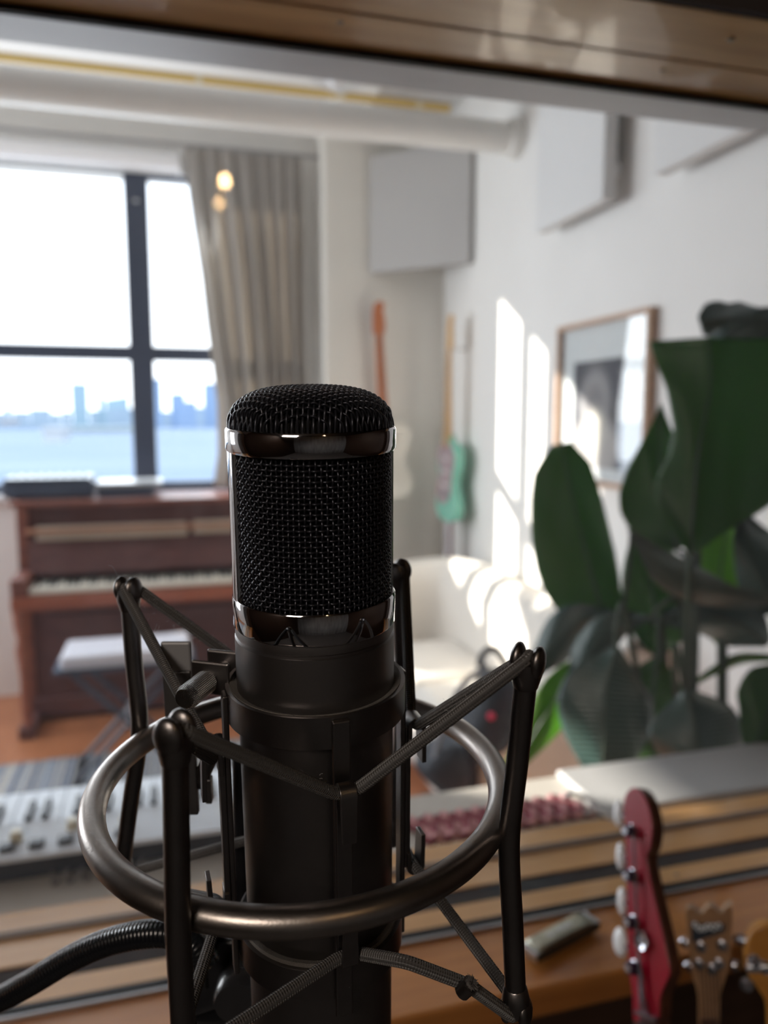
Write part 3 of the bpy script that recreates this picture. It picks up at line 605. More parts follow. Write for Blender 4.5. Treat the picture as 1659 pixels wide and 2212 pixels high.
# ------------------------------------------------------------------ desk under the window on the far side
deskm = mat('cream_desk', (.50, .47, .42), .55, noise=.1, nscale=5)
dk = empty('desk', (.2, 1.12, 0), 'long pale desk pushed against the far side of the glazed partition', 'desk')
DZ = ZS-.012
adopt(MB().box(-1.6, 1.35, .937, 1.10, DZ-.03, DZ).build('desk_top', deskm, smooth=False, bevel=.004), dk)
for (x, y) in ((-1.55, .97), (-1.55, 1.07), (1.3, .97), (1.3, 1.07)): adopt(MB().box(x-.02, x+.02, y-.02, y+.02, 0, DZ-.03).build('leg', white_m, smooth=False, bevel=.003), dk)

# synth: keys on its far side, controls on the near side
sy = empty('synthesizer', (-.15, 1.05, DZ), 'white compact keyboard synthesizer seen from behind on the pale desk', 'synthesizer')
bl_ = on(0, 1925, 2, DZ); SY_ = bl_[1]+.004; SXL, SXR = -.52, .155
wpl = mat('white_synth_plastic', (.80, .88, .98), .4); bk = mat('black_synth_base', (.02, .024, .032), .45)
szt = DZ+.045
adopt(MB().box(SXL, SXR, SY_+.004, SY_+.16, DZ+.006, szt-.008).build('base', bk, smooth=False, bevel=.004), sy)
adopt(MB().add([(SXL, SY_, szt-.006), (SXR, SY_, szt-.006), (SXR, SY_+.072, szt+.004), (SXL, SY_+.072, szt+.004), (SXL, SY_, szt-.012), (SXR, SY_, szt-.012), (SXR, SY_+.072, szt-.012), (SXL, SY_+.072, szt-.012)],
      [(0, 1, 2, 3), (4, 7, 6, 5), (0, 4, 5, 1), (1, 5, 6, 2), (2, 6, 7, 3), (3, 7, 4, 0)]).build('control_panel', wpl, smooth=False, bevel=.001), sy)
adopt(MB().box(SXR-.012, SXR, SY_+.072, SY_+.162, szt-.012, szt+.004).box(SXL, SXL+.012, SY_+.072, SY_+.162, szt-.012, szt+.004).build('end_cheek', wpl, smooth=False, bevel=.001), sy)
kw = .0205; nkk = int((SXR-SXL-.024)/kw)
for k in range(nkk):
    x = SXL+.012+k*kw; adopt(MB().box(x, x+kw-.0011, SY_+.074, SY_+.165, szt-.008, szt+.003).build('white_key', wpl, smooth=False, bevel=.0008), sy)
for k in range(nkk-1):
    if k % 7 in (0, 1, 3, 4, 5):
        x = SXL+.012+(k+1)*kw; adopt(MB().box(x-.0045, x+.0045, SY_+.075, SY_+.122, szt+.003, szt+.010).build('black_key', bk, smooth=False, bevel=.0012), sy)
for k in range(9):
    x = SXL+.04+k*.068; y = SY_+.035+.012*(k % 2)
    adopt(MB().lathe([(.0001, .014), (.007, .0135), (.0085, .0)], 16, (x, y, szt-.001)).build('knob', mat('cream_knob', (.72, .66, .50), .4) if 'kn' not in globals() else kn), sy)
for k in range(8):
    x = -.33+k*.035; adopt(MB().box(x, x+.018, SY_+.012, SY_+.026, szt-.004, szt+.0035).build('slider_cap', bk, smooth=False, bevel=.001), sy)
cc = []
cs, ce = on(90, 1960, 2, DZ+.008), on(300, 1895, 2, DZ+.008); cs[1] = SY_-.003; ce[1] = SY_-.002
for k in range(160):
    u = k/159; a = u*2*math.pi*6; p = cs+(ce-cs)*u; cc.append((p[0]+.004*math.cos(a), SY_-.010+.008*math.sin(a), DZ+.011+.009*math.cos(a)))
tag(MB().tube(cc, .0016, 8).build('coiled_cable', mat('grey_cable', (.16, .15, .15), .5)), 'grey coiled cable lying along the back of the white synthesizer', 'cable')

# pink zigzag strap
M, n, b = nm('pink_zigzag_weave'); b.inputs['Roughness'].default_value = .9
t = n.nodes.new('ShaderNodeTexCoord'); s = n.nodes.new('ShaderNodeSeparateXYZ'); n.links.new(t.outputs['UV'], s.inputs[0])
def mth(op, a, b1, c=None):
    q = n.nodes.new('ShaderNodeMath'); q.operation = op
    for i_, v in enumerate((a, b1, c)):
        if v is None: continue
        if isinstance(v, (int, float)): q.inputs[i_].default_value = v
        else: n.links.new(v, q.inputs[i_])
    return q.outputs[0]
zz = mth('PINGPONG', mth('MULTIPLY', s.outputs[1], 2.0), .5)      # zigzag offset across the width
st = mth('FRACT', mth('ADD', mth('MULTIPLY', s.outputs[0], 11.0), mth('MULTIPLY', zz, .9)), 0)
gt = mth('GREATER_THAN', st, .52); mx = n.nodes.new('ShaderNodeMix'); mx.data_type = 'RGBA'; n.links.new(gt, mx.inputs[0])
mx.inputs[6].default_value = (.20, .03, .045, 1); mx.inputs[7].default_value = (.60, .30, .30, 1); n.links.new(mx.outputs[2], b.inputs['Base Color'])
sa, sb = on(925, 1828, 2, DZ), on(1292, 1765, 2, DZ); sw = .062
G = []
for i in range(60):
    u = i/59; row = []
    for j in range(13):
        v = j/12; p = sa+(sb-sa)*u; row.append((p[0]-.02*v, p[1]+.002+sw*v, DZ+.009+.0035*math.sin(u*66+4.5*abs(v*2-1))))
    G.append(row)
st_ = MB().grid(G).build('woven_strap', M, ang=60); s_ = st_.modifiers.new('s', 'SOLIDIFY'); s_.thickness = .008; s_.offset = -1
tag(st_, 'dusty pink zigzag woven strap laid flat on the desk behind the glass', 'strap')
# pale tray on the right and clear acrylic rod
ta, tb, tcx, td = on(1335, 1785, 2, DZ+.012), on(1700, 1728, 2, DZ+.012), None, None
tr = MB().box(ta[0], ta[0]+.62, .95, 1.095, DZ, DZ+.014).build('tray', mat('pale_grey_tray', (.40, .40, .40), .45), smooth=False, bevel=.005)
tag(tr, 'pale grey flat tray on the desk behind the red guitar headstock', 'tray')
r0, r1 = on(1235, 1712, 2, DZ+.03), on(1325, 1762, 2, DZ+.018)
cm_ = MB().tube(smooth_path([on(1218, 1722, 2, DZ+.012), r0, on(1275, 1728, 2, DZ+.026), r1], 8), .0035, 10).tube(smooth_path([on(1262, 1758, 2, DZ+.012), on(1290, 1752, 2, DZ+.018), on(1330, 1775, 2, DZ+.012)], 6), .003, 10)
tag(cm_.build('clear_tubing', mat('clear_plastic', (.50, .50, .49), .25)), 'short loop of clear plastic tubing beside the pink strap', 'tubing')

# ------------------------------------------------------------------ large leaved plant
leafm = translucent('leaf_green', (.036, .085, .026), (.11, .32, .04), .40, .35, .05, veins=9)
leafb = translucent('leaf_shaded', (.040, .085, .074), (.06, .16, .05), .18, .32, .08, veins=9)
leafy = translucent('leaf_fresh', (.06, .13, .02), (.28, .55, .05), .45, .4, .04, veins=9)
stemm = mat('leaf_stem', (.035, .055, .035), .5)
pcx = at(1480, 1700, 1.75); pot_c = (pcx[0]+.02, pcx[1]+.0, 0)
pl = empty('bird_of_paradise_plant', pot_c, 'tall broad leaved bird of paradise plant just beyond the studio glass', 'plant')
adopt(MB().lathe([(.0001, 0), (.13, 0), (.17, .30), (.175, .32), (.155, .32), (.15, .27), (.0001, .27)], 32, pot_c).build('pot', mat('terracotta', (.45, .22, .12), .8)), pl)
adopt(MB().lathe([(.15, .268), (.1, .28), (.0001, .285)], 24, pot_c).build('soil', mat('soil', (.03, .02, .015), 1)), pl)
root = np.array([pot_c[0], pot_c[1], .28])
def leaf(mid, wl, wr, dep, m_=leafm, fold=.18, wavy=.01, stem=True, d2=None):
    """mid: image-plane samples of the midrib from base to tip; wl / wr: half widths in the same units; dep: distance of base, d2: of tip"""
    d2 = d2 or dep; K = 26
    mp = smooth_path([np.array([a, b, 0.0]) for a, b in mid], 8); 
    L = np.concatenate([[0], np.cumsum(np.linalg.norm(np.diff(mp, axis=0), axis=1))]); L /= L[-1]
    t = np.linspace(0, 1, K); mx_ = np.interp(t, L, mp[:, 0]); my_ = np.interp(t, L, mp[:, 1])
    tx = np.gradient(mx_); ty = np.gradient(my_); q = np.hypot(tx, ty); nx_, ny_ = -ty/q, tx/q
    def wid(w, t): return np.interp(t, np.linspace(0, 1, len(w)), w)
    A, B = wid(wl, t), wid(wr, t); J = 9; G = np.zeros((K, 2*J+1, 3))
    for i in range(K):
        dd = dep+(d2-dep)*t[i]
        for j in range(-J, J+1):
            s = j/J; w = (B[i] if s > 0 else A[i])*s
            d = dd+fold*dd*abs(w)/FPX*2.0*(.6+.4*abs(s))+wavy*math.sin(t[i]*9+s*2.2)*abs(s)
            G[i, j+J] = at(mx_[i]+nx_[i]*w, my_[i]+ny_[i]*w, d)
    o = MB().grid(G).build('leaf', m_, ang=80); s_ = o.modifiers.new('s', 'SOLIDIFY'); s_.thickness = .0007; adopt(o, pl)
    rb = [G[i, J]-FW*.0015 for i in range(K)]
    rbo = MB().tube(rb, np.linspace(.0030, .0008, K), 8).build('midrib', stemm); rbo.parent = o
    if stem:
        b0 = G[0, J]; dr = (G[0, J]-G[3, J]); dr /= np.linalg.norm(dr)
        pth = smooth_path([b0, b0+dr*.07, b0*.5+root*.5+np.array([0, 0, -.02])+dr*.03, root+rng.uniform(-.05, .05, 3)*[1, 1, 0]], 8)
        adopt(MB().tube(pth, np.linspace(.0045, .009, len(pth)), 8).build('stem', stemm), pl)
W0 = [6, 40, 70, 88, 95, 92, 80, 58, 26, 0]
# L1 tall left leaf
leaf([(1330, 1395), (1292, 1290), (1264, 1190), (1240, 1090), (1222, 1010), (1212, 958)], [8, 50, 88, 108, 112, 108, 100, 88, 70, 22], [6, 36, 50, 58, 62, 62, 62, 60, 54, 22], 1.62, leafm, .25, d2=1.55)
# L2 big upper right leaf
leaf([(1492, 1200), (1498, 1080), (1510, 960), (1534, 835), (1530, 728)], [4, 46, 80, 84, 62, 60, 82, 100, 116, 128], [4, 70, 150, 200, 225, 235, 225, 205, 180, 150], 1.36, leafm, .18, d2=1.30)
# curled top
leaf([(1512, 700), (1560, 690), (1620, 692), (1700, 700)], [18, 40, 42, 34, 40, 34, 30, 34, 28, 10], [24, 36, 40, 40, 40, 42, 40, 36, 30, 10], 1.28, leafb, .3, .02, stem=False)
# L3 leaf behind, left of the big one
leaf([(1465, 1190), (1440, 1110), (1425, 1020), (1425, 940), (1428, 870)], [4, 50, 86, 98, 92, 74, 50, 32, 14, 1], [4, 46, 72, 80, 78, 66, 50, 32, 16, 1], 1.52, leafm, .2)
# centre fill behind
leaf([(1420, 1420), (1415, 1320), (1400, 1230), (1390, 1150), (1378, 1090)], [4, 40, 62, 70, 66, 58, 46, 32, 18, 2], [6, 60, 96, 108, 100, 84, 60, 40, 18, 2], 1.66, leafm, .2)
leaf([(1560, 1400), (1555, 1290), (1560, 1200), (1580, 1110), (1610, 1050)], [4, 40, 62, 80, 74, 60, 46, 34, 20, 2], [6, 50, 66, 74, 66, 56, 40, 26, 12, 2], 1.78, leafy, .2)
leaf([(1690, 1330), (1640, 1250), (1625, 1200), (1610, 1150), (1600, 1085)], [4, 40, 46, 50, 44, 40, 34, 24, 10, 2], [6, 60, 96, 98, 96, 86, 60, 40, 18, 2], 1.5, leafb, .2)
# L4 drooping dusky leaf crossing the middle
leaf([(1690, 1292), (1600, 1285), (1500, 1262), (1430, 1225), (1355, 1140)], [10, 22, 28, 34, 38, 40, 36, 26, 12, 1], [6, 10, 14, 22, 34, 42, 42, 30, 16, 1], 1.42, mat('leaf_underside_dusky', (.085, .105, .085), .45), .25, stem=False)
leaf([(1660, 1390), (1600, 1350), (1540, 1330), (1480, 1325), (1400, 1345)], [10, 32, 50, 56, 50, 44, 38, 30, 16, 2], [10, 40, 60, 62, 50, 36, 28, 22, 12, 2], 1.62, leafb, .2, stem=False)
# arching blue grey leaf to lower left
leaf([(1400, 1335), (1340, 1350), (1290, 1395), (1255, 1440), (1225, 1500)], [6, 16, 24, 30, 34, 34, 28, 20, 12, 2], [6, 20, 34, 42, 46, 44, 36, 24, 12, 2], 1.52, leafb, .3)
leaf([(1320, 1320), (1250, 1345), (1200, 1390), (1165, 1430), (1130, 1480)], [6, 18, 26, 34, 40, 44, 40, 28, 14, 2], [6, 20, 38, 48, 50, 42, 30, 20, 10, 2], 1.60, leafb, .3, stem=False)
# L6 long leaf drooping lower left
leaf([(1330, 1400), (1310, 1480), (1305, 1560), (1300, 1650), (1285, 1730)], [10, 55, 90, 104, 108, 100, 84, 60, 30, 4], [10, 50, 88, 104, 100, 88, 68, 46, 26, 4], 1.46, leafb, .22)
# L7 leaf drooping lower middle
leaf([(1480, 1490), (1500, 1560), (1510, 1620), (1515, 1680), (1545, 1740)], [8, 50, 86, 98, 100, 86, 66, 40, 20, 2], [8, 66, 100, 104, 96, 84, 64, 44, 22, 2], 1.40, leafb, .24)
leaf([(1420, 1420), (1410, 1510), (1415, 1600), (1430, 1680), (1450, 1760)], [8, 50, 66, 68, 66, 60, 50, 40, 20, 2], [8, 56, 70, 74, 70, 64, 54, 40, 22, 2], 1.55, leafm, .24)
# L9 fresh green leaf low left
leaf([(1270, 1420), (1220, 1480), (1175, 1550), (1130, 1620), (1070, 1700)], [6, 30, 46, 52, 48, 40, 32, 24, 12, 2], [6, 30, 40, 44, 42, 38, 30, 20, 10, 2], 1.72, leafy, .2)
# right bottom
leaf([(1720, 1440), (1680, 1500), (1650, 1560), (1630, 1610), (1620, 1660)], [8, 50, 60, 66, 66, 60, 50, 34, 18, 2], [8, 50, 80, 84, 80, 60, 46, 30, 12, 2], 1.38, leafm, .2)
leaf([(1700, 1425), (1640, 1420), (1590, 1425), (1540, 1450), (1480, 1490)], [6, 8, 10, 11, 12, 12, 10, 8, 5, 1], [6, 8, 10, 11, 12, 12, 10, 8, 5, 1], 1.5, leafy, .2, stem=False)
for (a, b, c, d, dd, r_) in ((1505, 1180, 1480, 1760, 1.45, .008), (1560, 1380, 1545, 1760, 1.5, .010), (1365, 1080, 1345, 1330, 1.58, .005), (1490, 1290, 1465, 1560, 1.55, .007), (1548, 1650, 1620, 1600, 1.6, .004)):
    P = [at(a, b, dd), at((a+c)/2+6, (b+d)/2, dd+.02), at(c, d, dd+.04)]
    adopt(MB().tube(smooth_path(P, 8), r_, 8).build('stem', stemm), pl)

# ------------------------------------------------------------------ the city outside
far = 420.0
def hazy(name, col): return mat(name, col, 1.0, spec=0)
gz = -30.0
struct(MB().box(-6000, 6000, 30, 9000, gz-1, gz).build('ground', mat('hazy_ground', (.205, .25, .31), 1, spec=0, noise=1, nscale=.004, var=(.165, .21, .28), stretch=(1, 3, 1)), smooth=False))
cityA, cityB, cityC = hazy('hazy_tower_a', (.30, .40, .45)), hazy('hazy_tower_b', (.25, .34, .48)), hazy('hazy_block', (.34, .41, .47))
def tower(pxs, pyt, dist, label, m_, roof='flat', group=None):
    dist = dist*7.0; a, b_ = on(pxs[0], 880, 1, dist), on(pxs[1], 880, 1, dist); zt = on((pxs[0]+pxs[1])/2, pyt, 1, dist)[2]; dp = (b_[0]-a[0])*.25
    e = empty('tower_block', ((a[0]+b_[0])/2, dist, gz), label, 'building', group)
    zb = zt if roof == 'flat' else zt-(zt-gz)*.12
    adopt(MB().box(a[0], b_[0], dist, dist+dp, gz, zb).build('walls', m_, smooth=False), e)
    mb = MB()
    if roof == 'flat': mb.box(a[0]+dp*.2, b_[0]-dp*.3, dist+dp*.3, dist+dp*.7, zb, zb+dp*.12)
    elif roof == 'ramp': mb.prism([(a[0], dist, zb), (b_[0], dist, zb), (b_[0], dist, zb+(zt-gz)*.12)], (0, dp, 0))
    else: mb.prism([(a[0], dist, zb), (b_[0], dist, zb), ((b_[0]+a[0])/2, dist, zt)], (0, dp, 0))
    adopt(mb.build('roof', m_, smooth=False), e); return e
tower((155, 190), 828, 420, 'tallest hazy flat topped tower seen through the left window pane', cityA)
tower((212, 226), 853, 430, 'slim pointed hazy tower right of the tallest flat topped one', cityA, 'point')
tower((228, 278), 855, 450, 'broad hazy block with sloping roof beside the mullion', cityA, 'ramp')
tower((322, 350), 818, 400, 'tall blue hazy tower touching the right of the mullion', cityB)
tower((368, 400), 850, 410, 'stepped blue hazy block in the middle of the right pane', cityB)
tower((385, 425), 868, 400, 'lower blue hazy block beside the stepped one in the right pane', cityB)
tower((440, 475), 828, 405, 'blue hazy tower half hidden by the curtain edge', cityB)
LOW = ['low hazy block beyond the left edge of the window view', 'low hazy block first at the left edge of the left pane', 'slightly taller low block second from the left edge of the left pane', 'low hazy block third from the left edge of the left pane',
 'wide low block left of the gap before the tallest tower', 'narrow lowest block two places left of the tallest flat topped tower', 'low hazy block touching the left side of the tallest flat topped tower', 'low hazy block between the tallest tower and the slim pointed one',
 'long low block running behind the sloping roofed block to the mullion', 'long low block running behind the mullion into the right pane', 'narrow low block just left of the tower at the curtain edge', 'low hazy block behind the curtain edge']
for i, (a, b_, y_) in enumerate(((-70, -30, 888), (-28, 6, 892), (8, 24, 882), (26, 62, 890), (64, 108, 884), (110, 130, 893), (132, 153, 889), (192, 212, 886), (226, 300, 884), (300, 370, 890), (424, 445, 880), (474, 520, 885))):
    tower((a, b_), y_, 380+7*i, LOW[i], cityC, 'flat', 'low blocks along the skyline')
struct(MB().box(-2.38, -2.30, 5.46, 5.54, -2, 6).build('shadow_column', steel_dk, smooth=False))  # unseen column added outside so its shadow splits the sun patch indoors
def shed(p0, p1, ytop, ybot, dist, label, col):
    a, b_ = on(p0, 930, 1, dist), on(p1, 930, 1, dist); z1 = on((p0+p1)/2, ytop, 1, dist)[2]; z0 = on((p0+p1)/2, ybot, 1, dist)[2]
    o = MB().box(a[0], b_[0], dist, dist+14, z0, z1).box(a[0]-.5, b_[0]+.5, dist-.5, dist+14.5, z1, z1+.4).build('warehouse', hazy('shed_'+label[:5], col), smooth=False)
    return tag(o, label, 'building')
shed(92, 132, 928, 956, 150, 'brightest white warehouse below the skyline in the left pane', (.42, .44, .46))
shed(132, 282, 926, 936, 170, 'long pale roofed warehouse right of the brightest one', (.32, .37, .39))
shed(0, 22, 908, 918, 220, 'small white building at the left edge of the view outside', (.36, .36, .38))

# ------------------------------------------------------------------ harmonica on the ledge
h0, h1 = on(1150, 2087, 2, ZS), on(1292, 2010, 2, ZS); ax = (h1-h0)/np.linalg.norm(h1-h0); ay = np.array([-ax[1], ax[0], 0]); az = ZZ; hc = (h0+h1)/2; hc[2] = ZS+.001; hc = hc+ay*.008
hm = empty('harmonica', hc, 'tarnished silver harmonica lying on the orange wooden ledge', 'harmonica')
chrome_old = mat('tarnished_chrome', (.50, .49, .40), .32, 1, noise=.25, nscale=60)
adopt(MB().obox(hc+az*.0085, ax, ay, az, .049, .0135, .0035).build('comb', mat('black_comb', (.02, .02, .02), .4), smooth=False, bevel=.001), hm)
for s_, nm_ in ((1, 'top_cover'), (-1, 'bottom_cover')):
    G = []
    for i in range(15):
        u = -1+2*i/14; e_ = (1-abs(u)**6)
        G.append([hc+ax*u*.046+ay*v*.0125+az*(.0085+s_*(.0036+.0052*max(0, 1-abs(v*1.02)**4)**.5*e_**.4)) for v in np.linspace(-1, 1, 15)])
    o = MB().grid(G).build(nm_, chrome_old); q = o.modifiers.new('s', 'SOLIDIFY'); q.thickness = .0005; adopt(o, hm)
for s_ in (-1, 1): adopt(MB().obox(hc+ax*s_*.0485+az*.0085, ax, ay, az, .0018, .012, .0048).build('end_tab', alu, smooth=False, bevel=.001), hm)
mb = MB()
for k, wd in enumerate((.0030, .0016, .0030, .0026, .0030)):
    c = hc+ax*(-.018+.0075*k)+az*.0177
    if k != 1: mb.tube([c+ax*math.cos(t_)*wd*.8+ay*math.sin(t_)*wd for t_ in np.linspace(0, 2*math.pi, 13)[:-1]], .0005, 6, closed=True)
    else: mb.tube([c-ay*.003, c+ay*.003], .0005, 6)
adopt(mb.build('embossed_lettering', alu), hm)

# ------------------------------------------------------------------ guitars on stands: headstocks in front of the ledge
def plane_pts(pts, O, N, off=0):
    O = np.asarray(O)+np.asarray(N)*off; r_ = []
    for px, py in pts:
        d = ray(px, py); r_.append(CAM+d*(np.dot(O-CAM, N)/np.dot(d, N)))
    return np.array(r_)
def neck_below(e, a, b_, dirn, nrm, m_, bm_, width, th, length=.55):
    """neck running down from the nut; a, b_: the two nut corners"""
    w = (b_-a)/np.linalg.norm(b_-a); n_ = np.asarray(nrm)
    o = MB().prism([a, b_, b_+dirn*length+w*.004, a+dirn*length-w*.004], -n_*th).build('neck', m_, bevel=.004); adopt(o, e)
    o = MB().prism([a+n_*.004, b_+n_*.004, b_+n_*.004+dirn*length+w*.004, a+n_*.004+dirn*length-w*.004], -n_*.004).build('fretboard', bm_, smooth=False); adopt(o, e)
# red bass headstock
top, bot = at(1385, 1710, .74), at(1400, 2175, .68); e1 = (top-bot)/np.linalg.norm(top-bot)
nr = -FW*math.cos(R(58))-RT*math.sin(R(58)); nr -= e1*np.dot(nr, e1); nr /= np.linalg.norm(nr); e2 = np.cross(e1, nr)*-1
if np.dot(e2, RT) < 0: e2 = -e2
red = mat('cherry_red_lacquer', (.33, .003, .022), .28, coat=.5); dkw = wood('dark_neck_wood', (.10, .035, .018), (.06, .02, .012), .4, 5)
be = empty('bass_guitar', (bot[0], bot[1], 0), 'bass guitar with a cherry red headstock and white tuner buttons standing before the ledge', 'guitar')
face = [(1347, 1745), (1352, 1715), (1368, 1701), (1386, 1712), (1400, 1742), (1408, 1785), (1404, 1828), (1396, 1850), (1402, 1890), (1413, 1940), (1426, 1995), (1438, 2050), (1446, 2098), (1440, 2118), (1425, 2155), (1418, 2210), (1372, 2210), (1366, 2150), (1358, 2090), (1354, 2000), (1353, 1900), (1350, 1820)]
FP = smooth_path(list(plane_pts(face, bot, nr)), 4, True)
adopt(MB().prism(FP, -nr*.0018).build('red_facing', red, bevel=.0004), be)
adopt(MB().prism(FP-nr*.0018, -nr*.015).build('headstock', dkw, bevel=.002), be)
a, b_ = plane_pts([(1374, 2205), (1418, 2205)], bot, nr)
neck_below(be, a, b_, -e1, nr, dkw, mat('rosewood', (.06, .025, .015), .4), .04, .02)
pearl = mat('pearl_button', (.97, .98, .99), .25, coat=.5); tuner_steel = mat('tuner_steel', (.28, .27, .32), .25, 1); post_m = mat('tuner_post', (.55, .55, .60), .22, 1); wind_m = mat('dark_string_winding', (.035, .02, .05), .4, .5)
for k, (px, py, bx_, by_) in enumerate(((1366, 1795, 1336, 1757), (1368, 1892, 1341, 1850), (1370, 1992, 1344, 1947), (1373, 2090, 1340, 2035))):
    p = plane_pts([(px, py)], bot, nr)[0]
    adopt(MB().lathe([(.0001, .011), (.0035, .011), (.004, .009), (.003, .006), (.0045, .002), (.0062, .0015), (.0064, 0), (.0064, -.002)], 20, p, e2, e1, nr).build('tuner_post', post_m), be)
    adopt(MB().lathe([(.0001, .0095), (.0052, .0095), (.0056, .0085), (.0056, .0025), (.0001, .0025)], 20, p, e2, e1, nr).build('string_winding', wind_m), be)
    q = plane_pts([(bx_, by_)], bot, nr, -.013)[0]; sh = p-nr*.014
    o = MB().tube([sh+e2*.004, q+e2*.004], .0022, 10).build('tuner_shaft', tuner_steel); adopt(o, be)
    adopt(MB().lathe([(.0001, -.012), (.004, -.012), (.0055, -.010), (.0055, .010), (.004, .012), (.0001, .012)], 16, sh-e2*.006, nr, e2, e1).build('tuner_gear', tuner_steel), be)
    adopt(MB().ball(q, .011, 18, (.32, .55 if k < 3 else .8, 1.15), nr, e2, e1).build('tuner_button', pearl), be)
p = plane_pts([(1391, 2032)], bot, nr)[0]
adopt(MB().lathe([(.0001, .0035), (.0025, .0032), (.003, .002), (.0075, .003), (.0085, .0015), (.0085, 0)], 24, p+nr*.002, e2, e1, nr).build('string_tree', post_m), be)
for k, ((a0, a1), (c0, c1)) in enumerate((((1368, 1796), (1385, 2200)), ((1370, 1893), (1391, 2200)), ((1372, 1993), (1398, 2200)), ((1375, 2091), (1405, 2200)))):
    a = plane_pts([(a0, a1)], bot, nr, .006)[0]; b2 = plane_pts([(c0, c1)], bot, nr, .004)[0]
    adopt(MB().tube([a, b2, b2-e1*.5], .0007+.00012*(3-k), 6).build('string', tuner_steel), be)
nu = plane_pts([(1374, 2195), (1418, 2195)], bot, nr, .004); adopt(MB().obox(nu.mean(0), e2, e1, nr, .012, .0015, .002).build('nut', tuner_steel, smooth=False), be)

# second headstock: pale wood with crown top and dark badge
b2o = at(1530, 2090, .73); e1 = ZZ*.96+FH*.28; e1 /= np.linalg.norm(e1); nr = -FH*.93-RT*.36; nr -= e1*np.dot(nr, e1); nr /= np.linalg.norm(nr); e2 = np.cross(nr, e1); e2 = e2 if np.dot(e2, RT) > 0 else -e2
ge = empty('acoustic_guitar', (b2o[0], b2o[1], 0), 'acoustic guitar whose crown topped tan headstock has a dark badge, right of the red one', 'guitar')
tan = wood('tan_headstock_wood', (.36, .20, .10), (.26, .14, .07), .4, 5); tand = wood('brown_neck_wood', (.10, .04, .02), (.07, .025, .014), .4, 5)
face = [(1482, 1968), (1488, 1962), (1498, 1964), (1508, 1974), (1518, 1972), (1526, 1962), (1536, 1958), (1546, 1965), (1552, 1972), (1562, 1970), (1568, 1960), (1578, 1957), (1582, 1962), (1580, 2050), (1572, 2100), (1556, 2150), (1550, 2230), (1512, 2230), (1508, 2150), (1494, 2100), (1490, 2050), (1484, 2000)]
FP = smooth_path(list(plane_pts(face, b2o, nr)), 3, True)
adopt(MB().prism(FP, -nr*.016).build('headstock', tan, bevel=.0015), ge)
a, b_ = plane_pts([(1512, 2200), (1550, 2200)], b2o, nr); neck_below(ge, a, b_, -e1, nr, tand, tand, .04, .02)
bdg = plane_pts([(1494, 1995), (1566, 1995), (1566, 2012), (1495, 2036)], b2o, nr, .0004)
adopt(MB().prism(bdg, -nr*.002+nr*.0026).build('dark_badge', mat('badge_slate', (.02, .03, .045), .4), smooth=False), ge)
mb = MB()
for i_, (px, py, w_) in enumerate(((1502, 1998, 5), (1510, 2006, 5), (1520, 2006, 4.5), (1529, 2002, 5), (1541, 2003, 6), (1553, 2000, 5))):
    c = plane_pts([(px, py)], b2o, nr, .0042)[0]; s = w_/FPX*.73
    mb.tube([c+e2*math.cos(t_)*s*.75+e1*math.sin(t_)*s for t_ in np.linspace(0, 2*math.pi, 13)[:-1]], .0007, 6, closed=True)
adopt(mb.build('badge_lettering', mat('silver_foil', (.80, .84, .88), .3)), ge)
for (px, py, sx) in ((1482, 2036, -1), (1492, 2088, -1), (1600, 2030, 1), (1586, 2086, 1)):
    q = plane_pts([(px, py)], b2o, nr, -.010)[0]
    adopt(MB().ball(q, .005, 14, (1.3, .7, 1), e2, nr, e1).build('tuner_button', post_m), ge)
    adopt(MB().tube([q, q-e2*sx*.015], .0016, 8).build('tuner_shaft', tuner_steel), ge)
for (px, py) in ((1510, 2082), (1538, 2092), (1553, 2081), (1514, 2045), (1560, 2042)):
    p = plane_pts([(px, py)], b2o, nr)[0]
    adopt(MB().lathe([(.0001, .009), (.0028, .009), (.0028, .002), (.005, .0015), (.005, 0)], 16, p, e2, e1, nr).build('tuner_post', post_m), ge)
for k in range(6):
    a = plane_pts([(1512+8*k, 2095)], b2o, nr, .006)[0]; adopt(MB().tube([a, plane_pts([(1515+6.4*k, 2200)], b2o, nr, .005)[0]-e1*.3], .0005, 5).build('string', tuner_steel), ge)

# third headstock: amber wood at the right edge
b3 = at(1680, 2090, .70); e1 = ZZ*.95+FH*.25-RT*.15; e1 /= np.linalg.norm(e1); nr = -FH*.97-RT*.2; nr -= e1*np.dot(nr, e1); nr /= np.linalg.norm(nr); e2 = np.cross(nr, e1); e2 = e2 if np.dot(e2, RT) > 0 else -e2
te = empty('electric_guitar', (b3[0], b3[1], 0), 'guitar with a rounded amber headstock at the right edge of the picture', 'guitar')
amb = wood('amber_lacquer', (.55, .25, .05), (.45, .19, .035), .3, 5)
face = [(1611, 2078), (1613, 2045), (1624, 2014), (1650, 1998), (1690, 2000), (1720, 2020), (1730, 2070), (1722, 2130), (1712, 2250), (1668, 2250), (1660, 2180), (1640, 2140), (1618, 2110)]
adopt(MB().prism(smooth_path(list(plane_pts(face, b3, nr)), 4, True), -nr*.015).build('headstock', amb, bevel=.002), te)
a, b_ = plane_pts([(1668, 2240), (1712, 2240)], b3, nr); neck_below(te, a, b_, -e1, nr, amb, tand, .04, .02)
for (px, py) in ((1628, 2075), (1650, 2088), (1612, 2125)):
    p = plane_pts([(px, py)], b3, nr)[0]; adopt(MB().lathe([(.0001, .009), (.0032, .009), (.0032, .002), (.006, .0015), (.006, 0)], 16, p, e2, e1, nr).build('tuner_post', post_m), te)
q = plane_pts([(1610, 2034)], b3, nr, -.008)[0]; adopt(MB().ball(q, .0045, 12, (1.2, .7, 1), e2, nr, e1).build('tuner_button', post_m), te)
